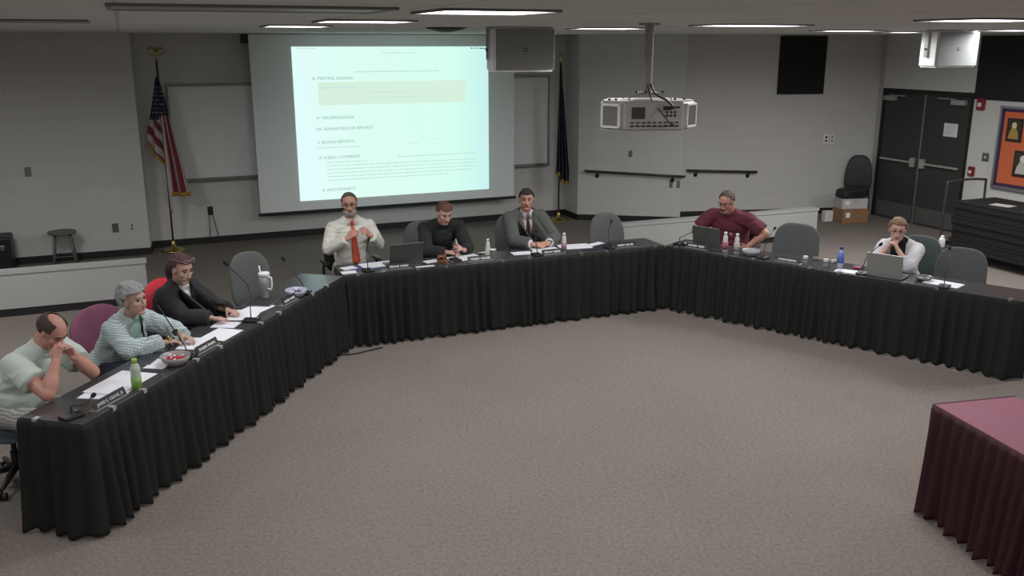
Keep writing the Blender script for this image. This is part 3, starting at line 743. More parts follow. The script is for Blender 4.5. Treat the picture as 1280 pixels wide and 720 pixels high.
    b=remesh(bmesh_prims(lp),0.012,3); wrinkle(b,0.004,9,3); mk('shorts' if p.get('shorts') else 'trousers',b,trm,root,True,True)
    for a_,f_ in shoes:
        b=bmesh_prims([('cap',a_-V((0,0,0.045)),a_+f_*0.17-V((0,0,0.055)),0.045,0.035)]); b=remesh(b,0.01,2); mk('shoe',b,mat('dark_shoe',(35,30,28),0.4),root,True,True)
    out['garment']=garment; out['hair']=hair
    p['dress'](out)
    return root
def bvh_of(objs):
    vs=[];fs=[]
    for o in objs:
        dg=bpy.context.evaluated_depsgraph_get(); bpy.context.view_layer.update()
        me=o.data; M=Matrix.Identity(4); q=o
        while q: M=Matrix.LocRotScale(q.location,q.rotation_euler,q.scale)@M; q=q.parent
        n0=len(vs); vs+=[M@v.co for v in me.vertices]; fs+=[[n0+i for i in p_.vertices] for p_ in me.polygons]
    return BVHTree.FromPolygons(vs,fs)
def surf_strip(name,o,bvh,pts,widths,m,thick=0.005,off=0.004):
    """pts: list of (l,u) in torso frame from neck base; laid on the chest surface"""
    nb,Fc,up,shd=o['nb'],o['Fc'],o['up'],o['shd']; bm=bmesh.new(); rows=[]
    for (l,u),w in zip(pts,widths):
        row=[]
        for k in (-1,-0.5,0,0.5,1):
            org=nb+shd*(l+k*w/2)+up*u+Fc*0.6
            hit=bvh.ray_cast(org,-Fc)
            q=(hit[0] if hit[0] else org-Fc*0.5)+Fc*off; row.append(q)
        rows.append(row)
    f=[[bm.verts.new(q+Fc*thick) for q in r] for r in rows]; g=[[bm.verts.new(q) for q in r] for r in rows]
    n=len(rows)
    for i in range(n-1):
        for j in range(4):
            bm.faces.new((f[i][j],f[i][j+1],f[i+1][j+1],f[i+1][j])); bm.faces.new((g[i][j],g[i+1][j],g[i+1][j+1],g[i][j+1]))
        bm.faces.new((f[i][0],f[i+1][0],g[i+1][0],g[i][0])); bm.faces.new((f[i][4],g[i][4],g[i+1][4],f[i+1][4]))
    for i in (0,n-1):
        for j in range(4): bm.faces.new((f[i][j],g[i][j],g[i][j+1],f[i][j+1]))
    return mk(name,bm,m,o['root'],True,True)
def lerp_pts(a,b,n): return [(a[0]+(b[0]-a[0])*i/(n-1),a[1]+(b[1]-a[1])*i/(n-1)) for i in range(n)]
def collar(o,m,r0=0.066,r1=0.072,h=0.04,openang=0.35,name='collar',rise=0.02):
    nb,Fc,shd=o['nb'],o['Fc'],o['shd']; ax=((o['hd']+o['RH']@V((-.02,0,-.05)))-nb).normalized(); f=(Fc-ax*Fc.dot(ax)).normalized(); l=ax.cross(f)
    bm=bmesh.new(); n=30; R=[]
    for i in range(n+1):
        a=openang+(2*pi-2*openang)*i/n; d=f*math.cos(a)+l*math.sin(a); fr=max(0,math.cos(a))
        c=nb+ax*rise
        q=[c+d*(r1+0.010+0.012*fr)-ax*(0.012+0.03*fr),c+d*(r0+0.004)+ax*(h*0.8-0.012*fr),c+d*r0+ax*(h-0.012*fr),c+d*(r0-0.002)+ax*(-0.005)]
        R.append([bm.verts.new(x) for x in q])
    for i in range(n):
        for j in range(3): bm.faces.new((R[i][j],R[i+1][j],R[i+1][j+1],R[i][j+1]))
    ob=mk(name,bm,m,o['root'],True,True); sm=ob.modifiers.new('s','SOLIDIFY'); sm.thickness=0.003; return ob
def glasses(o,m,up=0.0,fwd=0.0,name='glasses',tilt=0):
    hp=o['hp']; b=bmesh.new()
    for s in (-1,1):
        pts=[hp(.096+fwd-0.004*abs(math.cos(a))*0,s*.032+.021*math.cos(a),.010+up+.015*math.sin(a)) for a in [2*pi*i/16 for i in range(17)]]
        tube(b,pts,0.0018,5)
        tube(b,[hp(.096+fwd,s*.053,.014+up),hp(.05+fwd*0.5,s*.078,.012+up),hp(-.02,s*.083,.010+up)],0.0018,5)
    tube(b,[hp(.096+fwd,-.011,.014+up),hp(.099+fwd,0,.017+up),hp(.096+fwd,.011,.014+up)],0.0018,5)
    mk(name,b,m,o['root'],True,True)
# hair masks : d unit direction (x forward,y left,z up) about cranium
def hair_short(h,c): h('hair',lambda d: (d.z>0.42 and d.x<0.93) or (d.x<0.30 and d.z>-0.30 and not(abs(d.y)>0.8 and d.z<0.0 and d.x>-.2)) and (d.x<-0.05 or d.z>0.05), 0.010)
def hair_receding(h,c): h('hair',lambda d: (d.z>0.62 and d.x<0.55) or (d.x<0.28 and d.z>-0.32 and (d.x<-0.08 or d.z>0.02)), 0.007,amp=0.002)
def hair_bald_top(h,c): h('hair',lambda d: (d.x<0.25 and -0.35<d.z<0.55 and (d.x<-0.08 or d.z>0.0)), 0.006,amp=0.002)
def hair_thin(h,c): 
    h('hair',lambda d: (d.x<0.50 and -0.38<d.z<0.70-0.12*d.y and (d.x<-0.05 or d.z>0.04)), 0.007,amp=0.003)
def hair_woman_short(h,c):
    h('hair',lambda d: (d.z>0.40+0.15*d.y and d.x<0.97) or (d.x<0.38 and d.z>-0.55 and (d.x<0.0 or d.z>-0.02)),0.022,amp=0.008)
def hair_tied(h,c):
    h('hair',lambda d: (d.z>0.50 and d.x<0.93) or (d.x<0.36 and d.z>-0.45 and (d.x<-0.05 or d.z>0.0)),0.013,amp=0.004)
    hp=c['hp']; b=bmesh.new()
    pts=spline([hp(-.10,0,.0),hp(-.135,0,-.04),hp(-.13,0,-.10),hp(-.10,0,-.16)],5)
    tube(b,pts,0.03,10,[0.02+0.022*math.sin(pi*min(1,(i+2)/(len(pts)+2))) for i in range(len(pts))]); mk('ponytail',b,c['hm'],c['root'],True,True)
def hair_blonde(h,c):
    h('hair',lambda d: (d.z>0.48 and d.x<0.95) or (d.x<0.40 and d.z>-0.55 and (d.x<-0.02 or d.z>0.0)),0.014,amp=0.006)
    hp=c['hp']; b=bmesh.new(); sph(b,hp(-.115,0,.03),0.038*c['k'],c['RH']); mk('hair_bun',b,c['hm'],c['root'],True,True)
# dress functions ----------------------------------------------------
def beard(o,m,full=True):
    def mf(d): return d.x>0.10 and d.z<-0.28 and not (d.x>0.86 and -0.52<d.z<-0.36 and abs(d.y)<0.28)
    b=bmesh.new(); bmesh.ops.create_icosphere(b,subdivisions=5,radius=1); dl=[]
    for v in b.verts:
        d=v.co.copy()
        ok=d.x>0.05 and d.z<-0.02 and (full or (d.x>0.62 and d.z<-0.25)) and not (d.x>0.80 and abs(d.y)<0.27 and -0.26<d.z<-0.13)
        if not ok: dl.append(v)
        r=0.006+0.003*noise.noise(d*12)
        v.co=o['hp'](.031+d.x*(.077+r),d.y*(.066+r),-.043+d.z*(.085+r))
    bmesh.ops.delete(b,geom=dl,context='VERTS')
    ob=mk('beard',b,m,o['root'],True,True); sm=ob.modifiers.new('s','SOLIDIFY'); sm.thickness=0.006; sm.offset=-1
def dress_tee(m,logo=None,seed=1,sleeve=0.62):
    def f(o):
        g=o['garment']('t_shirt',m,0.014,sleeve,wr=0.008,seed=seed)
        collar(o,m,0.070,0.070,0.012,0.0,'neckband',0.012)
        if logo:
            bv=bvh_of([g]); b=bmesh.new(); q=bv.ray_cast(o['nb']+o['shd']*0.085-o['up']*0.19+o['Fc']*0.6,-o['Fc'])[0]
            cyl(b,q,q+o['Fc']*0.006,0.020); mk('chest_emblem',b,mat('emblem_white',(210,195,195),0.7),o['root'],True)
    return f
def dress_sweater(m):
    def f(o):
        o['garment']('sweater',m,0.018,1.93,wr=0.005,seed=4); collar(o,m,0.066,0.068,0.022,0.0,'neckband',0.008)
    return f
def dress_shirt_tie(o):
    m=mat('cream_shirt',(214,214,204),0.8,var=0.04,scale=10)
    g=o['garment']('dress_shirt',m,0.016,1.94,wr=0.007,seed=8)
    bv=bvh_of([g])
    tm=mat('orange_tie',(196,84,58),0.6,var=0.12,scale=60)
    collar(o,m,0.066,0.072,0.045,0.22,'collar',0.012)
    surf_strip('tie',o,bv,[(0.0,0.005),(0.0,-0.03),(0.002,-0.06),(0.004,-0.14),(0.008,-0.24),(0.012,-0.34),(0.014,-0.40),(0.014,-0.43)],[0.034,0.026,0.04,0.055,0.07,0.085,0.088,0.03],tm,0.006,0.005)
    b=bmesh.new(); q=bv.ray_cast(o['nb']+o['up']*0.0+o['Fc']*0.6,-o['Fc'])[0]; sph(b,q+o['Fc']*0.012,(0.021,0.016,0.024),o['Rt']); mk('tie_knot',b,tm,o['root'],True,True)
    glasses(o,mat('thin_dark_frame',(60,55,50),0.3,0.5)); beard(o,mat('grey_beard',(168,164,158),0.9,var=0.3,scale=60))
    bb_=bvh_of([g]); q=bb_.ray_cast(o['nb']+o['shd']*0.09-o['up']*0.16+o['Fc']*0.6,-o['Fc'])[0]
def dress_suit(o):
    ms=mat('white_shirt',(208,210,212),0.8,var=0.03); mj=mat('grey_suit_wool',(84,88,84),0.85,var=0.10,scale=40)
    g=o['garment']('dress_shirt',ms,0.010,1.97,wr=0.002,seed=2)
    nb,up,shd,Fc=o['nb'],o['up'],o['shd'],o['Fc']
    def cut(co):
        r=co-nb; l=r.dot(shd); u=r.dot(up); f=r.dot(Fc)
        if f<-0.01: return False
        w=0.070*(1-max(0,-u)/0.36)
        return (u>-0.36 and abs(l)<w+0.004) or (u>0.035 and abs(l)<0.085)
    j=o['garment']('suit_jacket',mj,0.028,1.90,wr=0.005,seed=5,cut=cut,thick=0.005)
    bv=bvh_of([g]); tm=mat('dark_maroon_tie',(62,34,40),0.6,var=0.1,scale=50)
    collar(o,ms,0.066,0.072,0.045,0.20,'collar',0.012)
    surf_strip('tie',o,bv,[(0,0.0),(0,-0.04),(0,-0.12),(0,-0.22),(0,-0.33),(0,-0.40)],[0.03,0.034,0.05,0.06,0.07,0.06],tm,0.006,0.006)
    bj=bvh_of([j,g])
    for s in (-1,1):
        surf_strip('lapel',o,bj,[(s*0.075,0.03),(s*0.092,-0.05),(s*0.088,-0.11),(s*0.065,-0.2),(s*0.035,-0.30),(s*0.012,-0.37)],[0.03,0.055,0.062,0.045,0.03,0.01],mat('grey_lapel',(76,80,76),0.8),0.005,0.006)
        surf_strip('lanyard_strap',o,bv,[(s*0.05,0.0),(s*0.046,-0.1),(s*0.04,-0.2),(s*0.035,-0.33)],[0.010]*4,mat('lanyard_tan',(165,130,112),0.7),0.003,0.008)
def dress_dark_cardigan(o):
    ms=mat('white_blouse',(205,205,205),0.8,var=0.03); mj=mat('black_blazer',(34,33,38),0.85,var=0.2,scale=30)
    g=o['garment']('blouse',ms,0.010,0.5,wr=0.003,seed=2)
    nb,up,shd,Fc=o['nb'],o['up'],o['shd'],o['Fc']
    def cut(co):
        r=co-nb; l=r.dot(shd); u=r.dot(up); f=r.dot(Fc)
        if f<-0.02: return False
        w=0.082*(1-max(0,-u-0.02)/0.95)
        return abs(l)<w or (u>0.04 and abs(l)<0.08)
    j=o['garment']('blazer',mj,0.030,1.95,wr=0.005,seed=6,cut=cut,thick=0.006)
    bj=bvh_of([j,g])
    for s in (-1,1): surf_strip('lapel',o,bj,[(s*0.092,0.03),(s*0.105,-0.05),(s*0.100,-0.12),(s*0.094,-0.22),(s*0.084,-0.30)],[0.03,0.05,0.055,0.04,0.015],mj,0.004,0.006)
    glasses(o,mat('pale_glasses',(190,150,150),0.2,0.3),up=0.094,fwd=-0.020,name='glasses_on_head')
def dress_white_cardigan(o):
    ms=mat('black_top',(24,23,25),0.85); mj=mat('white_cardigan',(192,192,196),0.85,var=0.05,scale=30)
    g=o['garment']('top',ms,0.010,0.3,wr=0.002,seed=2)
    nb,up,shd,Fc=o['nb'],o['up'],o['shd'],o['Fc']
    def cut(co):
        r=co-nb; l=r.dot(shd); u=r.dot(up); f=r.dot(Fc)
        if f<-0.01: return False
        return abs(l)<0.072 or (u>0.04 and abs(l)<0.08)
    o['garment']('cardigan',mj,0.024,1.45,wr=0.005,seed=7,cut=cut,thick=0.006)
    glasses(o,mat('thin_dark_frame',(60,55,50),0.3,0.5))
def dress_plaid(o):
    m=plaid_mat('plaid_shirt',(170,188,186),(208,216,216),(128,142,152),34)
    ms=mat('aqua_top',(140,170,160),0.85,var=0.05)
    g=o['garment']('top',ms,0.009,0.3,wr=0.002,seed=3)
    nb,up,shd,Fc=o['nb'],o['up'],o['shd'],o['Fc']
    def cut(co):
        r=co-nb; l=r.dot(shd); u=r.dot(up); f=r.dot(Fc)
        if f<-0.01: return False
        w=0.060*(1-max(0,-u-0.12)/0.4)
        return abs(l)<w or (u>0.045 and abs(l)<0.08)
    o['garment']('plaid_shirt',m,0.026,1.88,wr=0.008,seed=9,cut=cut,thick=0.005)
    collar(o,m,0.070,0.085,0.04,0.65,'collar',0.012)
    w=o['G']((1.41,0.36,0.795)); b=bmesh.new(); lathe(b,[(0.030,-0.006),(0.034,-0.006),(0.034,0.006),(0.030,0.006),(0.030,-0.006)],w,20,frame_to(o['G']((1.50,0.30,.79))-o['G']((1.2,0.5,.8)))); mk('bracelet',b,M_gold,o['root'],True,True)
tr_d=mat('dark_trousers',(38,38,44),0.85); tr_b=mat('navy_trousers',(40,44,60),0.85)
flat=lambda dx,db,curl=0.35: ((dx,db,-0.05),(0,0,-1),(-dx if abs(dx)>.3 else 0.3,0,0),curl)
people=[
 dict(T=TL,label='man in pale green t-shirt, elbows on table, hands clasped before lowered face',pelvis=(0.52,1.0,0.55),neck=(0.56,0.745,0.985),head=(0.555,0.625,1.105),look=(-0.05,0.70,0),sw=0.20,girth=1.15,armr=1.12,belly=0.02,
   elR=(0.27,0.47,0.787),wrR=(0.385,0.475,0.965),elL=(0.70,0.47,0.787),wrL=(0.525,0.46,0.965),
   hands=[((0.42,0.12,0.85),(1,0.1,-0.2),(0,1,0.2),0.62),((-0.42,-0.05,0.85),(-1,0.1,-0.2),(0,1,0.2),0.70)],
   skin='a',hair=(62,52,46),hairn='dark_thin',hairf=hair_thin,trousers=plaid_mat('plaid_shorts',(170,168,165),(205,205,202),(120,120,122),30),shorts=1,
   dress=dress_tee(mat('pale_green_tee',(190,202,194),0.85,var=0.04,bump=0.5,bscale=14),seed=3)),
 dict(T=TL,label='grey-haired woman in pale blue plaid shirt with forearms on table',pelvis=(1.43,0.93,0.55),neck=(1.44,0.70,0.945),head=(1.375,0.60,1.105),look=(-0.15,0.0,0.06),sw=0.165,girth=0.98,fem=1,s=1,
   elR=(1.16,0.52,0.785),wrR=(1.38,0.37,0.785),elL=(1.66,0.48,0.79),wrL=(1.53,0.32,0.79),
   hands=[((0.75,-0.6,-0.02),(0,-0.1,-1),(0.3,1,0.3),0.5),((-0.2,-0.95,0),(-0.3,0,-1),(-1,0,0.2),0.55)],
   skin='b',hair=(150,150,150),hairn='grey',hairf=hair_woman_short,trousers=tr_b,dress=dress_plaid),
 dict(T=TL,label='woman in black blazer and white blouse with glasses pushed up on dark hair',pelvis=(2.18,0.95,0.55),neck=(2.17,0.76,1.005),head=(2.10,0.665,1.165),look=(-0.30,0.30,0),sw=0.17,girth=1.05,fem=1,
   elR=(1.97,0.60,0.79),wrR=(2.03,0.385,0.785),elL=(2.38,0.58,0.79),wrL=(2.27,0.38,0.785),
   hands=[((0.12,-1,-0.02),(0,0,-1),(1,0,0),0.16),((-0.3,-0.9,0),(0,0,-1),(-1,0,0),0.3)],
   skin='b',hair=(72,46,48),hairn='dark_red',hairf=hair_tied,trousers=tr_d,dress=dress_dark_cardigan),
 dict(T=TC,label='bearded man in cream shirt and orange tie holding hands up before chest',pelvis=(0.30,1.02,0.56),neck=(0.30,0.935,1.115),head=(0.285,0.885,1.295),look=(-0.25,0.10,0.05),sw=0.195,girth=1.15,belly=0.03,armr=0.98,slope=0.015,
   elR=(0.03,0.84,0.84),wrR=(0.20,0.68,0.965),elL=(0.575,0.84,0.85),wrL=(0.455,0.68,0.975),
   hands=[((0.65,-0.25,0.6),(0.6,0.6,-0.3),(0,0.2,1),0.75),((-0.6,-0.25,0.65),(-0.6,0.6,-0.3),(0,0.2,1),0.75)],
   skin='a',hair=(88,84,80),hairn='grey_dark',hairf=hair_receding,trousers=tr_d,dress=dress_shirt_tie),
 dict(T=TC,label='man in dark crew neck sweater leaning forward over papers',pelvis=(1.27,1.02,0.55),neck=(1.285,0.775,1.04),head=(1.275,0.655,1.165),look=(0.1,0.42,0),sw=0.195,girth=1.05,
   elR=(1.03,0.53,0.795),wrR=(1.205,0.405,0.79),elL=(1.50,0.54,0.795),wrL=(1.40,0.385,0.80),
   hands=[((0.75,-0.5,0.05),(0.2,0.2,-1),(0.3,1,0.6),0.6),((-0.6,-0.45,0.45),(-1,0,-0.4),(0,0.3,1),0.6,0.5,(0.05,0.6,0.8,0.9))],
   skin='d',hair=(96,66,54),hairn='brown_short',hairf=hair_short,trousers=tr_d,dress=dress_sweater(mat('black_sweater',(36,37,38),0.9,var=0.15,scale=30))),
 dict(T=TC,label='man in grey suit and dark tie smiling with hands folded on table',pelvis=(2.34,1.02,0.56),neck=(2.335,0.885,1.06),head=(2.32,0.815,1.225),look=(-0.38,0.05,0),sw=0.195,girth=1.05,
   elR=(2.08,0.62,0.80),wrR=(2.215,0.42,0.79),elL=(2.585,0.62,0.80),wrL=(2.42,0.41,0.79),
   hands=[((0.8,-0.4,0),(0.3,0.4,-0.8),(0.1,0.8,0.6),0.5),((-0.85,-0.3,0.0),(-0.3,0.4,-0.8),(0,0.8,0.6),0.55)],
   skin='c',hair=(46,36,32),hairn='dark_brown',hairf=hair_short,trousers=tr_d,dress=dress_suit),
 dict(T=TR,label='heavyset balding man in maroon t-shirt looking down at his laptop',pelvis=(0.30,1.08,0.56),neck=(0.34,0.865,1.035),head=(0.345,0.765,1.175),look=(-0.08,0.42,0),sw=0.225,girth=1.35,armr=1.2,belly=0.05,hs=1.03,
   elR=(-0.03,0.75,0.80),wrR=(0.135,0.52,0.79),elL=(0.77,0.93,0.83),wrL=(0.60,0.83,0.66),
   hands=[((0.35,-0.9,0.0),(0,0,-1),(1,0,0),0.4),((-0.9,-0.1,-0.3),(-0.2,0.9,-0.3),(0,-0.3,1),0.4)],
   skin='a',hair=(84,72,66),hairn='grey_brown',hairf=hair_receding,trousers=tr_d,
   dress=lambda o:(dress_tee(mat('maroon_tee',(92,36,48),0.85,var=0.08),logo=1,seed=6,sleeve=0.80)(o),glasses(o,mat('thin_dark_frame',(60,55,50),0.3,0.5)),beard(o,mat('pale_goatee',(156,145,136),0.9),False))),
 dict(T=TR,label='woman in white cardigan and black top resting chin on clasped hands',pelvis=(2.32,0.98,0.55),neck=(2.315,0.81,0.955),head=(2.295,0.73,1.095),look=(0.35,0.12,-0.08),sw=0.165,girth=0.98,fem=1,
   elR=(2.17,0.50,0.79),wrR=(2.26,0.58,0.93),elL=(2.52,0.47,0.79),wrL=(2.37,0.57,0.925),
   hands=[((0.45,0.05,0.8),(1,0.2,-0.3),(0,1,0.3),0.8),((-0.45,0.05,0.8),(-1,0.2,-0.3),(0,1,0.3),0.85)],
   skin='d',hair=(132,106,80),hairn='dark_blonde',hairf=hair_blonde,trousers=tr_b,dress=dress_white_cardigan),
]
import os
if not os.environ.get('NOPEOPLE'):
    for p in people: person(p)
#CHAIRS
# ------------------------------------------------------------ chairs placed
def chair_at(T,s,b,rot,label,**k): 
    q=T.p(s,b); return office_chair(q,facing(-T.n)+rot,label,**k)
chair_at(TL,0.50,1.02,0.1,'blue grey office chair under the man in pale green t-shirt',fab=M_cb,bw=0.50,bh=0.5,bz=0.76,recl=0.1)
chair_at(TL,1.68,0.96,-0.05,'mauve office chair with wide rounded back behind the plaid shirt woman',fab=M_cm,bw=0.66,bh=0.50,bz=0.67,recl=0.12,arms=False,n=2.5,tap=0.1)
rc=chair_at(TL,2.46,0.85,0.0,'dark office chair draped with red jacket, behind woman in black blazer',fab=M_black,bw=0.46,bh=0.5,bz=0.68,arms=False)
b=bmesh.new(); pillow(b,0.60,0.56,0.17,2.6,0.05,Matrix.Translation((0,-0.275,0.685))@Matrix.Rotation(0.12,4,'X'),tap=0.12)
for v in b.verts: v.co+=v.co.normalized()*0.012*noise.noise(v.co*9)
o=mk('red_jacket',b,mat('red_jacket_cloth',(196,34,52),0.75,var=0.1,scale=8),None,smooth=True); o.matrix_basis=rc.matrix_basis.copy(); tag(o,'bright red jacket hung over the back of a chair behind the black blazer','jacket')
chair_at(TL,3.20,0.58,-0.60,'grey empty office chair behind white tumbler and left of the corner',bw=0.42,bh=0.56,bz=0.75,arms=False,n=2.9)
chair_at(TC,0.30,1.02,0.0,'dark office chair with armrests under the man with orange tie',fab=M_black,bw=0.5,bh=0.5,bz=0.72)
chair_at(TC,1.22,1.06,0.05,'grey office chair behind the man in dark sweater',bw=0.46,bh=0.54,bz=0.70,arms=False)
chair_at(TC,2.36,1.08,0.0,'grey office chair behind the man in grey suit',bw=0.48,bh=0.54,bz=0.70,arms=False)
chair_at(TC,3.33,0.52,0.0,'grey empty office chair pushed against middle table by the wall',bw=0.46,bh=0.46,bz=0.78,arms=False,n=2.7,tap=0.12)
chair_at(TR,0.30,1.08,0.1,'low dark office chair under the man in maroon t-shirt',fab=M_black,bw=0.46,bh=0.3,bz=0.60,arms=True,armz=0.62)
chair_at(TR,1.17,0.66,0.0,'grey empty office chair between maroon shirted man and blue labelled bottle',bw=0.54,bh=0.48,bz=0.76,arms=False,n=3.2)
chair_at(TR,2.36,1.10,-0.05,'green grey office chair behind the woman in white cardigan',fab=mat('green_grey_fabric',(74,84,84),0.9),bw=0.46,bh=0.52,bz=0.69,arms=False)
chair_at(TR,2.90,0.68,0.0,'grey empty office chair at right end beside the woman in white cardigan',bw=0.50,bh=0.50,bz=0.71,arms=False,n=3.2)
# ------------------------------------------------------------ things on tables
def sheet(T,s,b,w,h,rot,label,z=TH,group=None,nsheets=1,th=0.0022,m=None,name='paper_sheet',cat='paper'):
    q=T.p(s,b,z+0.0006); r=bmesh.new()
    for i in range(nsheets):
        box(r,(random.uniform(-.004,.004)*i,random.uniform(-.004,.004)*i,th/2+i*th),(w,h,th))
    for v in r.verts: v.co.z+=0.002*max(0,noise.noise(V((v.co.x*5,v.co.y*5,s))))
    o=mk(name,r,m or M_paper); o.location=q; o.rotation_euler=(0,0,T.ang+rot); tag(o,label,cat,group); return o
def nameplate(T,s,b,rot,label,text=None,w=0.26):
    q=T.p(s,b,TH); r=empty('name_plate',q,T.ang+rot,label,'name plate')
    bm=bmesh.new(); R=Matrix.Rotation(math.radians(-25),3,'X')
    box(bm,(0,0,0.034),(w,0.006,0.062),R,0.002); mk('black_plate',bm,mat('plate_black',(22,22,24),0.4),r)
    bm=bmesh.new(); box(bm,(0,0.012,0.004),(w+0.015,0.06,0.007),None,0.002); box(bm,(0,-0.016,0.008),(w+0.012,0.012,0.012),None,0.002); mk('stand',bm,mat('plate_stand',(140,138,132),0.4,0.3),r)
    Mt=Matrix.Translation(V((0,0,0.034))+R@V((0,-0.0036,-0.010)))@R.to_4x4()@Matrix.Rotation(pi/2,4,'X')
    lm=mat('engraved_white',(215,215,215),0.6)
    if text:
        cu=text_mesh(text,0.029,Matrix.Identity(4),lm,'engraved_name',None,0.0004,'CENTER'); cu.data.transform(Mt); cu.parent=r
    else:
        bm=bmesh.new(); x=-w*0.38; rr=random.Random(int(s*100))
        while x<w*0.36:
            ww=rr.uniform(0.008,0.016); hh=rr.choice((0.018,0.022,0.022)); box(bm,V((0,0,0.034))+R@V((x+ww/2,-0.0038,0)),(ww*0.75,0.001,hh*(0.7 if rr.random()<.4 else 1)),R)
            x+=ww+(0.014 if abs(x+0.01)<0.008 else 0.003)
        mk('engraved_name',bm,lm,r)
    return r
def mic(T,b0,tip,label,mid=None,rot=0,lbl_base=True):
    q=T.p(*b0); r=empty('gooseneck_microphone',(q.x,q.y,TH),T.ang+rot,label,'microphone')
    bm=bmesh.new(); 
    box(bm,(0,0,0.012),(0.10,0.13,0.022),None,0.008); box(bm,(0,-0.035,0.026),(0.03,0.02,0.008),None,0.003); mk('base',bm,M_black,r,smooth=False)
    a=V((q.x,q.y,TH+0.02)); t=T.p(*tip); 
    m_=T.p(*mid) if mid else a+(t-a)*0.5+V((0,0,0.07))
    pts=spline([a,a+V((0,0,0.06))*0.8+(m_-a)*0.12,m_,t],7)
    bm=bmesh.new(); tube(bm,pts,0.0048,8); mk('gooseneck',bm,mat('gooseneck_dark',(40,40,42),0.4,0.4),r,True,True)
    d=(pts[-1]-pts[-3]).normalized(); bm=bmesh.new(); tube(bm,[t-d*0.01,t+d*0.005,t+d*0.03,t+d*0.04],0.012,12,[0.007,0.014,0.015,0.008]); mk('windscreen',bm,mat('foam_black',(16,16,17),0.95),r,True,True)
    bm=bmesh.new(); cyl(bm,(0.03,-0.045,0.022),(0.03,-0.045,0.027),0.009); mk('talk_button',bm,mat('button_grey',(150,150,150),0.4),r)
    return r
def bowl(T,s,b,label,m,r0=0.10,h=0.065):
    q=T.p(s,b,TH); bm=bmesh.new()
    pr=[(0,0.001),(r0*0.5,0.001),(r0*0.62,0.006),(r0*0.9,h*0.55),(r0,h),(r0*0.97,h),(r0*0.86,h*0.58),(r0*0.58,0.012),(0,0.010)]
    lathe(bm,pr,(0,0,0),32); o=mk('candy_bowl',bm,m,smooth=True); o.location=q; tag(o,label,'bowl'); return o
def candies(T,s,b,cols,n,label,r0=0.062,z=0.03,name='wrapped_candy'):
    for i in range(n):
        a=2.4*i; rr=r0*math.sqrt((i+0.3)/n); q=T.p(s,b,TH+z+0.012*(1-rr/r0)*1.5+0.004)+V((rr*math.cos(a),rr*math.sin(a),0))
        bm=bmesh.new(); sph(bm,(0,0,0),(0.014,0.011,0.010),None,12,8)
        for k in (-1,1): lathe(bm,[(0.0,0),(0.003,0),(0.010,0.012),(0.0,0.008)],(k*0.013,0,0),10,Matrix.Rotation(k*pi/2,3,'Y'))
        c=cols[i%len(cols)]; o=mk(name,bm,mat('candy_%d_%d_%d'%c,c,0.3),smooth=True); o.location=q; o.rotation_euler=(0.3*math.sin(i),0.2,a*1.7)
        tag(o,label,'candy',label+' group' if False else label)
def bottle(T,s,b,label,h=0.2,r=0.032,body=None,cap=None,lab=None,labz=(0.25,0.62),name='plastic_bottle',shape='std'):
    q=T.p(s,b,TH); root=empty(name,q,0,label,'bottle')
    bm=bmesh.new()
    if shape=='std': pr=[(0,0),(r*.9,0),(r,h*.03),(r,h*.22),(r*.95,h*.25),(r*.95,h*.6),(r,h*.63),(r*.97,h*.70),(r*.62,h*.83),(r*.42,h*.88),(r*.42,h*.93),(0,h*.93)]
    else: pr=[(0,0),(r*.9,0),(r,h*.04),(r,h*.45),(r*.78,h*.55),(r*.80,h*.72),(r*.62,h*.82),(r*.45,h*.86),(r*.45,h*.9),(0,h*.9)]
    lathe(bm,pr,(0,0,0),24); mk('bottle_body',bm,body,root,smooth=True)
    bm=bmesh.new(); lathe(bm,[(0,h*.86),(r*.52,h*.86),(r*.52,h*.985),(r*.45,h),(0,h)],(0,0,0),20); mk('cap',bm,cap,root,smooth=True)
    if lab:
        bm=bmesh.new(); z0,z1=labz; lathe(bm,[(r*1.0,h*z0),(r*1.025,h*z0),(r*1.025,h*z1),(r*1.0,h*z1)],(0,0,0),24); mk('bottle_label',bm,lab,root,smooth=True)
    return root
def laptop(T,s,b,rot,label,w=0.33,d=0.23,ang=100,lid=None,closed=False,bz=0):
    q=T.p(s,b,TH+bz); r=empty('laptop',q,T.ang+rot+pi,label,'laptop')   # local +Y: away from user? user sits at +n
    # local frame after +pi: +Y points to -n (room side) ; user at -Y
    lid=lid or mat('laptop_dark_grey',(74,76,74),0.4,0.3)
    bm=bmesh.new(); box(bm,(0,0,0.009),(w,d,0.016),None,0.004); mk('keyboard_base',bm,mat('laptop_base',(95,96,98),0.4,0.4),r)
    bm=bmesh.new(); box(bm,(0,0.01,0.0178),(w*.86,d*.45,0.002)); mk('keys',bm,M_black,r)
    a=math.radians(ang); hinge=V((0,d/2-0.004,0.018))
    R=Matrix.Rotation(pi-a if False else (pi/2-a),3,'X')
    # lid plane stands up from hinge, leaning outwards (+Y) for ang>90
    up=V((0,math.sin(a-pi/2),math.cos(a-pi/2))); Rl=Matrix((V((1,0,0)),up.cross(V((1,0,0))),up)).transposed()
    bm=bmesh.new(); box(bm,hinge+up*(d/2),(w,0.008,d),Rl,0.003); L_=mk('lid',bm,lid,r)
    bm=bmesh.new(); box(bm,hinge+up*(d/2)+(Rl@V((0,-0.0045 if (Rl@V((0,1,0))).y>0 else 0.0045,0))),(w*.92,0.001,d*.86),Rl); mk('display',bm,mat('laptop_screen_dark',(50,56,62),0.2),r)
    bm=bmesh.new(); box(bm,hinge+up*(d-0.002),(w,0.009,0.004),Rl); mk('lid_edge',bm,mat('lid_edge_light',(150,150,148),0.4,0.4),r)
    return r
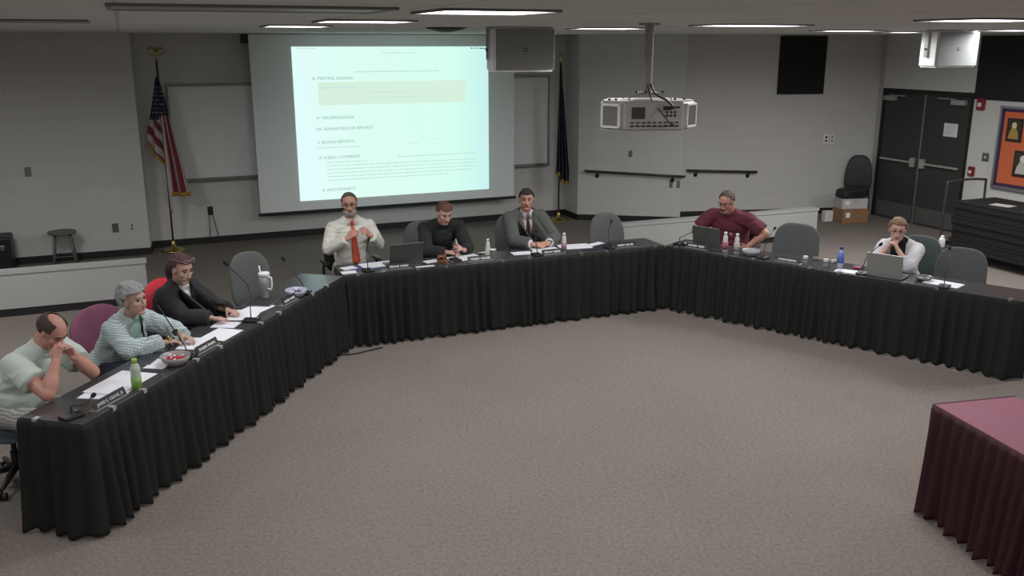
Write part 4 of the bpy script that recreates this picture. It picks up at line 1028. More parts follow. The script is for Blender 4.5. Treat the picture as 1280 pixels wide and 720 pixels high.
# --- left row
sheet(TL,0.48,0.20,0.216,0.279,0.15,'lower white paper beside green capped bottle, nearest the camera')
sheet(TL,0.66,0.22,0.42,0.27,0.02,'white open papers lying behind the green capped bottle',z=TH+0.003,nsheets=2)
bottle(TL,0.60,0.055,'small bottle with lime green cap and green label near left table end',0.21,0.033,mat('bottle_milky',(178,190,176),0.3),mat('lime_cap',(150,190,80),0.4),mat('lime_label',(118,154,74),0.4,var=0.5,scale=30),(0.02,0.42))
nameplate(TL,0.33,0.055,0.0,'black name plate with white lettering nearest the camera','JAMES E. CRANE, JR',w=0.30)
mic(TL,(0.08,0.14,TH),(0.30,0.16,TH+0.05),'black microphone lying low at the near end of the left table',mid=(0.18,0.13,TH+0.045),rot=1.2)
sheet(TL,1.06,0.20,0.20,0.15,0.1,'small white note lying between green capped bottle and red candy bowl')
sheet(TL,1.02,0.16,0.24,0.18,0.1,'dark folder under the small white note by the red candy bowl',z=TH-0.0004,m=mat('navy_folder',(38,38,52),0.6),name='folder',cat='folder',th=0.0012)
bowl(TL,1.055+0.03,0.085,'clear bowl of red and white candies before the plaid shirt woman',mat('clear_bowl_plastic',(150,145,145),0.25),0.105,0.07)
candies(TL,1.085,0.085,[(190,36,60),(200,60,80),(235,225,225),(180,30,50)],12,'red or white wrapped candy in the clear bowl near the plaid woman')
tbp=sheet(TL,1.12,0.36,0.24,0.17,0.2,'dark tablet with light edge lying in front of the plaid shirt woman',m=mat('tablet_edge',(150,150,150),0.3,0.3),name='tablet',cat='tablet',th=0.006)
b=bmesh.new(); box(b,(0,0,0.0075),(0.228,0.158,0.002)); mk('dark_display',b,mat('tablet_glass',(30,32,35),0.15),tbp)
mic(TL,(1.24,0.10,TH),(1.36,0.40,TH+0.36),'black gooseneck microphone leaning over the plaid woman\'s hands',mid=(1.28,0.22,TH+0.20),rot=0.2)
sheet(TL,1.53,0.20,0.28,0.23,0.2,'white papers under the hands of the woman in plaid shirt',nsheets=2)
sheet(TL,1.77,0.14,0.29,0.22,0.0,'white paper sheet right of the plaid woman\'s papers near table edge',z=TH+0.004,nsheets=1)
nameplate(TL,1.42,0.045,0.0,'black name plate on grey stand before the woman in plaid shirt',w=0.28)
sheet(TL,2.02,0.25,0.16,0.20,0.15,'small white sheet under the right hand of black blazer woman')
sheet(TL,2.30,0.25,0.30,0.24,0.25,'open white papers beside the hand of black blazer woman',nsheets=2)
sheet(TL,2.50,0.24,0.27,0.20,-0.1,'white paper sheet reaching toward the tumbler from black blazer woman',z=TH+0.003)
mic(TL,(2.16,0.10,TH),(2.35,0.40,TH+0.42),'tall black gooseneck microphone in front of the grey empty left chair',mid=(2.32,0.20,TH+0.25),rot=0.2)
lp=sheet(TL,2.71,0.30,0.33,0.24,0.15,'closed dark laptop with silver edge under the white tumbler',m=mat('laptop_edge_silver',(150,150,148),0.3,0.6),name='closed_laptop',cat='laptop',th=0.012)
b=bmesh.new(); box(b,(0,0,0.0135),(0.318,0.228,0.004),None,0.001); mk('dark_lid',b,mat('laptop_lid_dark',(52,54,54),0.3),lp)
# tumbler
q=TL.p(2.79,0.315,TH+0.0165); tm=empty('tumbler',q,0,'tall white insulated tumbler with handle and straw on closed laptop','tumbler')
b=bmesh.new(); lathe(b,[(0,0),(0.036,0),(0.038,0.01),(0.040,0.10),(0.050,0.125),(0.051,0.235),(0,0.235)],(0,0,0),28); mk('cup_body',b,mat('tumbler_grey_white',(140,142,140),0.35),tm,smooth=True); tm.scale=(0.88,0.88,0.88)
b=bmesh.new(); lathe(b,[(0,0.232),(0.056,0.232),(0.057,0.262),(0.050,0.268),(0,0.268)],(0,0,0),28); mk('lid',b,mat('tumbler_lid',(225,226,224),0.35),tm,smooth=True)
b=bmesh.new(); d=V((0.85,-0.5,0)).normalized(); tube(b,spline([d*0.05+V((0,0,0.225)),d*0.095+V((0,0,0.22)),d*0.10+V((0,0,0.15)),d*0.085+V((0,0,0.10)),d*0.045+V((0,0,0.105))]),0.010,10); mk('handle',b,mat('tumbler_lid',(225,226,224),0.35),tm,smooth=True)
b=bmesh.new(); tube(b,[(-0.035,0,0.26),(-0.042,0,0.335)],0.0075,10); mk('straw',b,mat('straw_white',(235,235,235),0.4),tm,smooth=True)
nameplate(TL,2.74,0.055,0.0,'small name plate between closed laptop and blue candy bowl',w=0.24)
bowl(TL,2.96,0.10,'pale lavender bowl with dark wrapped sweets near the table corner',mat('lavender_bowl',(165,165,185),0.35),0.10,0.065)
candies(TL,2.96,0.10,[(60,60,120),(225,225,235),(80,80,150)],8,'blue or white wrapped candy in the lavender bowl')
mic(TL,(3.06,0.075,TH),(3.15,0.30,TH+0.28),'black gooseneck microphone beside the lavender bowl at corner',mid=(3.09,0.16,TH+0.16),rot=0.2)
# --- centre row
sheet(TC,0.12,0.30,0.15,0.13,0.25,'rear of two small white cards at left end of middle table')
sheet(TC,0.08,0.12,0.15,0.11,0.0,'front of two small white cards at left end of middle table')
sheet(TC,0.42,0.33,0.34,0.22,0.1,'white papers in front of the man with orange tie',nsheets=2)
sheet(TC,0.30,0.26,0.36,0.24,0.0,'blue folder under the papers of the man with orange tie',m=mat('blue_folder',(60,74,110),0.6),name='folder',cat='folder',z=TH-0.0004,th=0.0012)
mic(TC,(0.27,0.10,TH),(0.335,0.30,TH+0.27),'black gooseneck microphone before the man with orange tie',mid=(0.28,0.17,TH+0.19),rot=0.1)
laptop(TC,0.67,0.24,0.05,'dark grey laptop open in front of man with orange tie',w=0.36,d=0.24,ang=100)
nameplate(TC,0.58,0.05,0.0,'black name plate in front of the laptop on middle table',w=0.26)
sheet(TC,0.86,0.07,0.20,0.05,0.0,'small white strip of paper at foot of the middle table laptop')
sheet(TC,0.99,0.26,0.16,0.12,0.2,'small white note left of the wooden gavel')
# gavel on block
q=TC.p(1.10,0.22,TH); gb=empty('gavel_block',q,0,'round wooden sounding block under the gavel','sounding block')
Mw=mat('walnut_wood',(112,72,42),0.4,var=0.25,scale=30)
b=bmesh.new(); lathe(b,[(0,0),(0.06,0),(0.062,0.01),(0.055,0.022),(0,0.022)],(0,0,0),24); o=mk('block_disc',b,Mw,gb,smooth=True)
q=TC.p(1.09,0.22,TH+0.022); gv=empty('gavel',q,TC.ang,'wooden gavel resting on its block before the dark sweater man','gavel')
b=bmesh.new(); lathe(b,[(0,-0.045),(0.024,-0.045),(0.027,-0.038),(0.022,-0.025),(0.024,0),(0.022,0.025),(0.027,0.038),(0.024,0.045),(0,0.045)],(0,0,0.028),20,Matrix.Rotation(pi/2,3,'Y')); mk('gavel_head',b,Mw,gv,smooth=True)
b=bmesh.new(); tube(b,[(0,0,0.028),(0.0,-0.08,0.02),(0,-0.20,-0.008)],0.008,10,[0.007,0.008,0.010]); mk('handle',b,Mw,gv,smooth=True)
sheet(TC,1.36,0.27,0.36,0.23,0.1,'white papers under the hands of the man in dark sweater',nsheets=2)
nameplate(TC,1.46,0.055,0.0,'name plate left of the white paper cup, before the dark sweater man',w=0.28)
mic(TC,(1.235,0.20,TH),(1.25,0.34,TH+0.15),'short black gooseneck microphone before the dark sweater man',mid=(1.24,0.26,TH+0.10),rot=0.1)
# pen in his hand
b=bmesh.new(); tube(b,[TC.p(1.33,0.33,0.80),TC.p(1.30,0.37,0.93)],0.005,8,[0.003,0.006]); tag(mk('pen',b,M_white,smooth=True),'white pen held upright by the man in dark sweater','pen')
# cups
def cup(T,s,b_,label,h=0.11,r=0.036,m=None):
    q=T.p(s,b_,TH); b=bmesh.new(); lathe(b,[(0,0),(r*.72,0),(r,h),(r*1.06,h),(r*1.06,h-0.004),(r*.95,h-0.006),(r*.68,0.006),(0,0.006)],(0,0,0),24); o=mk('paper_cup',b,m or mat('cup_white',(205,212,205),0.5),smooth=True); o.location=q; tag(o,label,'cup'); return o
cup(TC,1.62,0.10,'white paper cup on middle table right of the dark sweater man')
bottle(TC,1.63,0.27,'small white bottle standing behind the white paper cup',0.19,0.027,mat('bottle_white',(200,206,200),0.35),mat('cap_white',(225,228,225),0.4),None,shape='b')
sheet(TC,1.55,0.40,0.30,0.07,0.3,'thin pale sheet behind the white paper cup, near dark sweater man')
b=bmesh.new(); box(b,(0,0,0.006),(0.20,0.03,0.01),None,0.003); o=mk('marker_pen',b,mat('green_marker',(45,80,62),0.5)); o.location=TC.p(1.62,0.36,TH+0.004); o.rotation_euler=(0,0,TC.ang-0.25); tag(o,'dark green marker lying behind papers near the paper cup','marker')
sheet(TC,2.02,0.25,0.22,0.15,-0.1,'white card left of the folded hands of suited man')
sheet(TC,2.22,0.24,0.15,0.15,-0.5,'white sheet directly before the folded hands of suited man')
sheet(TC,2.34,0.34,0.3,0.20,0.0,'white paper under the folded hands of suited man')
nameplate(TC,2.30,0.055,0.0,'black name plate in front of the suited man\'s folded hands',w=0.26)
mic(TC,(2.13,0.09,TH),(2.20,0.26,TH+0.22),'black gooseneck microphone before the man in grey suit',mid=(2.14,0.15,TH+0.15),rot=0.1)
M_label_red=mat('label_red_white',(150,88,92),0.5,var=0.5,scale=40)
M_bclear=mat('bottle_cloudy',(196,196,200),0.3)
bottle(TC,2.48,0.15,'milky bottle with pink label right of the suited man\'s hands',0.21,0.030,M_bclear,mat('cap_white',(225,228,225),0.4),mat('label_pink',(150,110,125),0.5,var=0.4,scale=40),(0.05,0.5),shape='b')
sheet(TC,2.70,0.33,0.36,0.24,-0.15,'white papers right of the pink labelled bottle',nsheets=2)
sheet(TC,2.98,0.44-0.08,0.24,0.10,0.4,'pale grey sheet at back edge left of the pushed in grey chair')
sheet(TC,2.96,0.20,0.50,0.34,-0.1,'dark blue folder right of the suited man\'s papers',m=mat('navy_folder',(38,38,52),0.6),name='folder',cat='folder',z=TH-0.0004,th=0.0012)
mic(TC,(3.02,0.10,TH),(3.19,0.38,TH+0.24),'black gooseneck microphone before the pushed in grey chair',mid=(3.06,0.2,TH+0.17),rot=0.1)
nameplate(TC,3.20,0.06,0.0,'black name plate before the pushed in empty grey chair',w=0.27)
# --- right row
nameplate(TR,0.37,0.055,0.0,'black name plate in front of the maroon shirted man\'s laptop',w=0.27)
sheet(TR,0.24,0.16,0.13,0.08,0.0,'small white card beside name plate of the maroon shirted man',z=TH+0.03)
b=bmesh.new(); box(b,(0,0,0.014),(0.14,0.10,0.026),None,0.004); o=mk('small_box',b,M_black); o.location=TR.p(0.24,0.16,TH); o.rotation_euler=(0,0,TR.ang); tag(o,'small black box under the white card at left of right row','box')
mic(TR,(0.10,0.14,TH),(0.15,0.36,TH+0.12),'low black microphone at the left end of right row',mid=(0.11,0.22,TH+0.09))
laptop(TR,0.45,0.25,-0.05,'black laptop with a striped reflection coloured into its lid before the maroon shirted man',w=0.34,d=0.235,ang=98,lid=mat('laptop_lid_reflection',(70,74,72),0.35,var=0.4,scale=20))  # uneven lid colour stands in for a striped reflection on plain dark grey
bottle(TR,0.66,0.16,'left of two white bottles beside the maroon shirted man\'s laptop',0.215,0.032,M_bclear,mat('cap_white',(225,228,225),0.4),M_label_red,(0.08,0.50),shape='b')
bottle(TR,0.80,0.16,'right of two white bottles beside the maroon shirted man\'s laptop',0.215,0.032,M_bclear,mat('cap_white',(225,228,225),0.4),mat('label_grey',(150,150,150),0.5,var=0.4,scale=40),(0.08,0.50),shape='b')
bowl(TR,0.98,0.14,'grey bowl between the two white bottles and the empty chair',mat('grey_bowl',(150,150,154),0.4),0.10,0.065)
mic(TR,(1.14,0.10,TH),(1.11,0.40,TH+0.27),'black gooseneck microphone beside the grey bowl in right row',mid=(1.13,0.22,TH+0.2))
nameplate(TR,1.43,0.055,0.0,'black name plate before the wide empty chair in right row',w=0.27)
for k,(s_,b_) in enumerate(((1.50,0.36),(1.60,0.37),(1.72,0.36),(1.80,0.37))):
    b=bmesh.new(); box(b,(0,0,0.018),(0.05,0.035,0.036),None,0.008); o=mk('adapter_block',b,M_white if k%2==0 or k==3 else mat('grey_adapter',(110,110,112),0.5)); o.location=TR.p(s_,b_,TH); o.rotation_euler=(0,0,TR.ang+0.3*k)
    tag(o,['leftmost small white block at back edge by the wide empty chair','grey small block right of leftmost block at back table edge','third small white block at back edge of right row','last small white block nearest the blue labelled bottle'][k],'block')
bottle(TR,1.93,0.20,'clear water bottle with blue label on right row of tables',0.225,0.032,mat('bottle_water',(150,162,185),0.15),mat('cap_blue',(60,80,130),0.4),mat('label_blue',(88,104,176),0.45,var=0.4,scale=25),(0.25,0.72))
sheet(TR,2.04,0.10,0.22,0.14,0.1,'white folded paper beside the blue labelled bottle')
b=bmesh.new(); box(b,(0,0,0.012),(0.08,0.05,0.024),None,0.006); o=mk('snack_packet',b,mat('magenta_packet',(150,60,90),0.4)); o.location=TR.p(2.08,0.28,TH); o.rotation_euler=(0,0,TR.ang+0.2); tag(o,'small magenta packet behind the white folded paper','packet')
mic(TR,(2.20,0.08,TH),(2.26,0.33,TH+0.26),'black gooseneck microphone beside the silver laptop',mid=(2.20,0.2,TH+0.17))
laptop(TR,2.42,0.17,0.0,'silver laptop with grey lid before the woman in white cardigan',w=0.34,d=0.23,ang=100,lid=mat('laptop_silver',(136,139,136),0.4,0.4))
bowl(TR,2.74,0.22,'low clear dish right of the silver laptop',mat('clear_dish',(112,118,116),0.2),0.085,0.04)
sheet(TR,2.93,0.20,0.32,0.20,-0.1,'white papers on right row before the last empty chair',nsheets=2)
mic(TR,(2.97,0.06,TH),(2.90,0.38,TH+0.30),'black gooseneck microphone at right end over the white papers',mid=(2.95,0.2,TH+0.2))
# ------------------------------------------------------------ flags
def flag_us(loc,ang):
    r=empty('us_flag_on_pole',loc,0,'furled stars and stripes flag on brass eagle topped pole, left of screen','flag')
    b=bmesh.new(); tube(b,[(0,0,0.06),(0.012,0.0,2.72)],0.014,12); mk('pole',b,mat('dark_wood_pole',(60,44,34),0.4),r,smooth=True)
    b=bmesh.new(); lathe(b,[(0,0),(0.17,0),(0.17,0.012),(0.15,0.028),(0.09,0.05),(0.035,0.07),(0.03,0.14),(0.018,0.16),(0,0.16)],(0,0,0),32); mk('brass_base',b,M_gold,r,smooth=True)
    b=bmesh.new(); sph(b,(0.012,0,2.74),0.022); sph(b,(0.012,0,2.83),(0.025,0.02,0.055)); sph(b,(0.012,-0.01,2.895),(0.02,0.022,0.02))
    for s in (-1,1):
        pts=[(0.012+s*0.01,0,2.85),(0.012+s*0.06,0,2.90),(0.012+s*0.10,0,2.89),(0.012+s*0.11,0,2.83),(0.012+s*0.05,0,2.80)]
        tube(b,pts,0.01,8,[0.018,0.02,0.014,0.008,0.012])
    mk('eagle_finial',b,M_gold,r,smooth=True)
    cloth_flag(r,'us'); return r
def cloth_flag(r,kind):
    nu,nv=90,130; b=bmesh.new(); grid=[]
    mats=[mat('flag_navy',(40,46,66),0.8),mat('flag_white',(180,176,172),0.8),mat('flag_red',(128,46,54),0.8),mat('flag_navy_plain',(38,42,58),0.8)]
    if kind=='us': ztop,zL,zM,zR=2.50,1.05,0.60,0.86; wL,wR=-0.22,0.33
    else: ztop,zL,zM,zR=2.66,0.80,0.74,0.70; wL,wR=-0.05,0.17
    for j in range(nv+1):
        v=j/nv; row=[]
        for i in range(nu+1):
            u=i/nu; a=u
            x0=wL*(1-u)+wR*u
            if kind=='us':
                zb=(zL+0.45*0 - 0.0)+( (0.92-1.10)*u/0.35 if u<0.35 else (-0.18 + (u-0.35)/0.65*0.0))
                zb=1.58-0.30*(u/0.38) if u<0.38 else (0.60 if u<0.52 else 0.86)
                if 0.38<=u<0.52: zb=0.62
            else: zb=0.75-0.08*u+ (0.1 if u<0.3 else 0)
            z=ztop-(ztop-zb)*v
            h=(ztop-z)/(ztop-0.6)
            spread=min(1,0.08+h*(1.05+(1.1*(1-u/0.4) if (u<0.4 and kind=='us') else 0)))
            x=x0*spread
            fold=math.sin(u*2*pi*3.5+0.6*noise.noise(V((u*3,v*2,1))))*0.045*spread+0.02*noise.noise(V((u*5,v*3,2)))
            row.append(b.verts.new((x,fold-0.02,z)))
        grid.append(row)
    for j in range(nv):
        for i in range(nu):
            f=b.faces.new((grid[j][i],grid[j][i+1],grid[j+1][i+1],grid[j+1][i])); u=(i+.5)/nu
            c=f.calc_center_median(); 
            if kind=='us':
                if c.z>1.97-0.06*(u<0.3): 
                    f.material_index=0
                else:
                    q=(c.z*1.0+ (u*0.75))/0.115 if u<0.38 else (u*9.0)
                    f.material_index=2 if int(math.floor(q))%2 else 1
            else: f.material_index=3
    o=mk('flag_cloth',b,mats,r,smooth=True); sm=o.modifiers.new('s','SOLIDIFY'); sm.thickness=0.003
    # fringe
    b=bmesh.new(); low=grid_pts=[v.co.copy() for v in []]
    fr=[]
    me=o.data; idx=lambda j,i:j*(nu+1)+i
    prev=None
    for i in range(nu+1):
        p=me.vertices[idx(nv,i)].co.copy(); fr.append(p)
    f0=[b.verts.new(p+V((0,0,0.012))) for p in fr]; f1=[b.verts.new(p+V((0,0,-0.045))+V((0.0,0,0))) for p in fr]
    for i in range(nu): b.faces.new((f0[i],f0[i+1],f1[i+1],f1[i]))
    ob=mk('gold_fringe',b,mat('fringe_gold',(176,140,50),0.7,var=0.3,scale=120),r,smooth=True); sm=ob.modifiers.new('s','SOLIDIFY'); sm.thickness=0.012; sm.offset=0
    if kind=='us':
        b=bmesh.new(); cnt=0
        bv=BVHTree.FromPolygons([v.co.copy() for v in me.vertices],[list(p.vertices) for p in me.polygons])
        rows_=9
        for j in range(rows_):
            z=2.36-j*0.058
            for i in range(-3,8):
                x=(i+0.5*(j%2))*0.034-0.01
                h=bv.ray_cast(V((x,-1,z)),V((0,1,0)))
                if h[0] and h[0].z>1.99:
                    n=h[1] if h[1].y<0 else -h[1]; c=h[0]+n*0.004; R=frame_to(n)
                    pts=[]
                    for k in range(10):
                        a=pi/2+k*pi/5; rr=0.0125 if k%2==0 else 0.0055; pts.append(b.verts.new(c+R@V((rr*math.cos(a),rr*math.sin(a),0))))
                    b.faces.new(pts)
        st=mk('stars',b,mat('star_white',(205,203,200),0.8),r); sm=st.modifiers.new('s','SOLIDIFY'); sm.thickness=0.002
flag_us((-4.99,13.20,0),0)
r=empty('blue_flag_on_pole',(0.80,15.55,0),0,'furled dark blue flag with gold fringe on brass based pole, right of screen','flag')
b=bmesh.new(); tube(b,[(0,0,0.06),(0.0,0.0,2.66)],0.014,12); mk('pole',b,mat('dark_wood_pole',(60,44,34),0.4),r,smooth=True)
b=bmesh.new(); lathe(b,[(0,0),(0.17,0),(0.17,0.012),(0.15,0.028),(0.09,0.05),(0.035,0.07),(0.03,0.14),(0.018,0.16),(0,0.16)],(0,0,0),32); mk('brass_base',b,M_gold,r,smooth=True)
b=bmesh.new(); lathe(b,[(0,2.64),(0.02,2.65),(0.012,2.68),(0.028,2.73),(0.0,2.82)],(0,0,0),12); mk('spear_finial',b,M_gold,r,smooth=True)
cloth_flag(r,'blue')
# ------------------------------------------------------------ stool, dark case at far left
q=Lc-U*1.17-V((-U.y,U.x,0))*0.40
st=empty('wooden_stool',(-6.16,12.30,0),A_,'grey backless stool standing behind the low wall at left','stool')
Mst=mat('stool_grey',(104,103,100),0.5)
b=bmesh.new(); lathe(b,[(0,0.44),(0.17,0.44),(0.185,0.455),(0.18,0.475),(0.10,0.482),(0,0.476)],(0,0,0),32); mk('seat',b,Mst,st,smooth=True)
for k in range(4):
    a=pi/4+k*pi/2; d=V((math.cos(a),math.sin(a),0)); b=bmesh.new(); tube(b,[d*0.13+V((0,0,0.445)),d*0.20],0.016,10); mk('leg',b,Mst,st,smooth=True)
b=bmesh.new(); tube(b,[V((math.cos(a),math.sin(a),0))*0.178+V((0,0,0.14)) for a in [pi/4+i*pi/2 for i in range(5)]],0.009,6); mk('foot_ring',b,Mst,st,smooth=True)
cs=empty('equipment_case',(-6.95,11.85,0),A_,'black rounded equipment case at far left edge behind low wall','case')
b=bmesh.new(); box(b,(0,0,0.25),(0.6,0.4,0.5),None,0.03,3); mk('case_shell',b,M_black,cs)
b=bmesh.new()
for x in (-0.2,0.2): box(b,(x,-0.205,0.36),(0.05,0.015,0.06),None,0.003)
mk('latch',b,M_chrome,cs)
b=bmesh.new(); tube(b,spline([(-0.1,-0.20,0.30),(-0.08,-0.24,0.28),(0.08,-0.24,0.28),(0.1,-0.20,0.30)]),0.012,8); mk('handle',b,M_black,cs,smooth=True)
# ------------------------------------------------------------ black chair and boxes by the doors
bc=empty('stack_chair',(6.06,15.97,0),math.radians(160),'black padded chair against wall beside the double doors','chair')
bcM=mat('black_vinyl',(26,25,26),0.55)
b=bmesh.new(); pillow(b,0.40,0.40,0.06,3.5,0,Matrix.Translation((0,0.0,0.46))@Matrix.Rotation(pi/2,4,'X')); mk('seat',b,bcM,bc,smooth=True)
b=bmesh.new(); pillow(b,0.44,0.64,0.07,3.0,0.03,Matrix.Translation((0,-0.22,0.74))@Matrix.Rotation(0.12,4,'X'),tap=0.14); mk('backrest',b,bcM,bc,smooth=True)
b=bmesh.new(); box(b,(0,-0.262,0.90),(0.10,0.004,0.025),None,0.001); box(b,(0,-0.178,0.93),(0.09,0.004,0.02)); mk('maker_tag',b,mat('tag_grey',(90,90,90),0.5),bc)
for sx in (-1,1):
    b=bmesh.new(); tube(b,[(sx*0.19,0.17,0.44),(sx*0.20,0.21,0.0)],0.013,8); mk('leg',b,bcM,bc,smooth=True)
    b=bmesh.new(); tube(b,[(sx*0.19,-0.24,0.75),(sx*0.19,-0.19,0.44),(sx*0.20,-0.24,0.0)],0.013,8); mk('leg',b,bcM,bc,smooth=True)
def carton(p,ang,w,d,h,label,col,z=0,lab=True,name='cardboard_box'):
    r=empty(name,(p[0],p[1],z),ang,label,'box'); m=mat(name+'_%d'%col[0],col,0.8,var=0.06,scale=5)
    b=bmesh.new(); box(b,(0,0,h/2),(w,d,h),None,0.004); mk('carton',b,m,r)
    b=bmesh.new(); box(b,(0,0,h+0.0008),(w*0.98,0.05,0.0016)); box(b,(0,-d/2-0.0008,h-0.04),(0.05,0.0016,0.08)); mk('packing_tape',b,mat('tape_%d'%col[0],tuple(int(c*0.9) for c in col),0.3),r)
    b=bmesh.new(); box(b,(-w*0.30,-d/2-0.001,h*0.6),(w*0.16,0.002,h*0.35)); mk('shipping_label',b,M_paper,r)
    return r
carton((5.80,15.50),0.25,0.50,0.32,0.24,'brown cardboard box on floor under the white box by doors',(140,104,74))
carton((5.80,15.52),0.15,0.46,0.30,0.17,'white box stacked on the brown cardboard box',(180,180,178),z=0.242,name='white_carton')
bg=empty('black_bag',(5.80,15.52,0.415),0.2,'black flat bag lying on top of the white box','bag')
b=bmesh.new(); box(b,(0,0,0.10),(0.46,0.30,0.20),None,0.05,3)
for v in b.verts:
    v.co.x+=0.10*(v.co.z-0.1); v.co.z*=1-0.35*max(0,-v.co.x)/0.23; v.co.x*=1+0.1*v.co.z
mk('bag_body',b,bcM,bg)
b=bmesh.new(); tube(b,spline([(-0.1,-0.14,0.08),(-0.08,-0.19,0.10),(0.08,-0.19,0.10),(0.1,-0.14,0.08)]),0.009,8); mk('carry_handle',b,M_black,bg,smooth=True)
b=bmesh.new(); box(b,(0,0,0.09),(0.16,0.10,0.18),None,0.004); o=mk('small_white_carton',b,M_white); o.location=(5.43,15.55,0); o.rotation_euler=(0,0,0.3); tag(o,'small white carton on floor at left of the brown cardboard box','box')
# ------------------------------------------------------------ folded table cart
ct=empty('table_cart',(7.02,11.9,0),math.atan2(Dd.y,Dd.x),'black wheeled cart loaded with dark folded tables by right wall','cart')
# local x runs along right wall towards camera, y toward wall
Mct=mat('cart_black',(28,28,29),0.4); Mct2=mat('folded_table_dark',(34,34,34),0.85,var=0.2,spec=0.2)
CL=2.6; CWd=0.85
b=bmesh.new()
for y in (-CWd/2+.03,CWd/2-.03): box(b,(0,y,0.17),(CL,0.05,0.05))
for x in (-CL/2+.03,0,CL/2-.03): box(b,(x,0,0.17),(0.05,CWd,0.05))
mk('cart_frame',b,Mct,ct)
b=bmesh.new()
tube(b,spline([(-CL/2+.02,-CWd/2+.05,0.18),(-CL/2+.02,-CWd/2+.05,0.95),(-CL/2+.02,-CWd/2+.13,1.06),(-CL/2+.02,CWd/2-.13,1.06),(-CL/2+.02,CWd/2-.05,0.95),(-CL/2+.02,CWd/2-.05,0.18)],6),0.018,10); mk('push_handle',b,mat('handle_tube_grey',(70,70,70),0.35,0.5),ct,smooth=True)
for x in (-CL/2+.15,CL/2-.15):
    for y in (-CWd/2+.06,CWd/2-.06):
        b=bmesh.new(); cyl(b,(x,y-0.02,0.065),(x,y+0.02,0.065),0.065); box(b,(x,y,0.12),(0.06,0.06,0.05)); mk('caster',b,M_black,ct)
for k in range(6):
    z=0.197+k*0.105; tt=empty('folded_table',(0,0,0),0,['lowest','second lowest','third from bottom','fourth from bottom','fifth from bottom','topmost'][k]+' dark folded table stacked on the black cart','folded table','folded tables on the cart')
    tt.matrix_basis=ct.matrix_basis.copy(); off=ct.matrix_basis.to_3x3()@V((0.04+0.01*((k*7)%3),0.012*((k*5)%3-1),z)); tt.location=ct.location+off
    b=bmesh.new(); box(b,(0,0,0.085),(CL-0.25,CWd-0.06,0.022),None,0.004); mk('tabletop',b,Mct2,tt)
    b=bmesh.new(); box(b,(0,-CWd/2+0.045,0.035),(CL-0.3,0.025,0.07)); box(b,(0,CWd/2-0.045,0.035),(CL-0.3,0.025,0.07))
    for x in (-0.8,0,0.8): box(b,(x,0,0.035),(0.04,CWd-0.12,0.07))
    mk('folded_leg_frame',b,mat('leg_frame_black',(34,34,35),0.5,0.3),tt)
topz=0.197+5*0.105+0.096+0.001
for k,(x,y,a,lb) in enumerate(((-0.55,-0.12,0.2,'left white paper lying on top of the folded table stack'),(0.05,-0.20,-0.1,'right white paper lying on top of the folded table stack'))):
    b=bmesh.new(); box(b,(0,0,0.002),(0.28,0.2,0.003)); o=mk('paper_sheet',b,mat('paper_dim',(180,180,180),0.7)); o.matrix_basis=ct.matrix_basis@Matrix.Translation((x,y,topz))@Matrix.Rotation(a,4,'Z'); tag(o,lb,'paper')
# white bottle on dark chair behind
bcx=empty('stack_chair',(5.46,11.36,0),math.radians(200),'dark chair seat and legs behind blue grey chair at right','chair')
b=bmesh.new(); pillow(b,0.42,0.40,0.05,3.5,0,Matrix.Translation((0,0.0,0.44))@Matrix.Rotation(pi/2,4,'X')); mk('seat',b,bcM,bcx,smooth=True)
for sx in (-1,1):
    for sy in (-1,1):
        b=bmesh.new(); tube(b,[(sx*0.18,sy*0.17,0.43),(sx*0.20,sy*0.20,0.0)],0.012,8); mk('leg',b,bcM,bcx,smooth=True)
r=empty('plastic_bottle',(5.43,11.32,0.466),0,'white bottle standing on a dark seat behind the right hand chairs','bottle')
b=bmesh.new(); lathe(b,[(0,0),(0.035,0),(0.038,0.01),(0.038,0.10),(0.02,0.13),(0,0.13)],(0,0,0),20); mk('bottle_body',b,M_bclear,r,smooth=True)
b=bmesh.new(); lathe(b,[(0,0.125),(0.02,0.125),(0.02,0.15),(0,0.15)],(0,0,0),16); mk('cap',b,M_white,r,smooth=True)
# ------------------------------------------------------------ projector
pj=empty('ceiling_projector',(1.02,7.05,2.44),0.10,'white ceiling projector with vented ends hanging on a pole','projector')
Mp=mat('projector_white',(168,167,164),0.45); Mg=mat('projector_grey',(112,110,107),0.6)
def prism(b,pts,z0,z1,bev=0.0):
    f=[b.verts.new((x,y,z0)) for x,y in pts]; g=[b.verts.new((x,y,z1)) for x,y in pts]
    b.faces.new(f); b.faces.new(g); n=len(pts)
    for i in range(n): b.faces.new((f[i],f[(i+1)%n],g[(i+1)%n],g[i]))
    if bev: bmesh.ops.bevel(b,geom=[e for e in b.edges],offset=bev,segments=3,affect='EDGES')
b=bmesh.new(); prism(b,[(-0.23,-0.22),(0.23,-0.22),(0.365,-0.06),(0.36,-0.02),(0.26,0.24),(-0.26,0.24),(-0.36,-0.02),(-0.365,-0.06)],-0.115,0.105,0.018); mk('housing',b,Mp,pj,smooth=False)
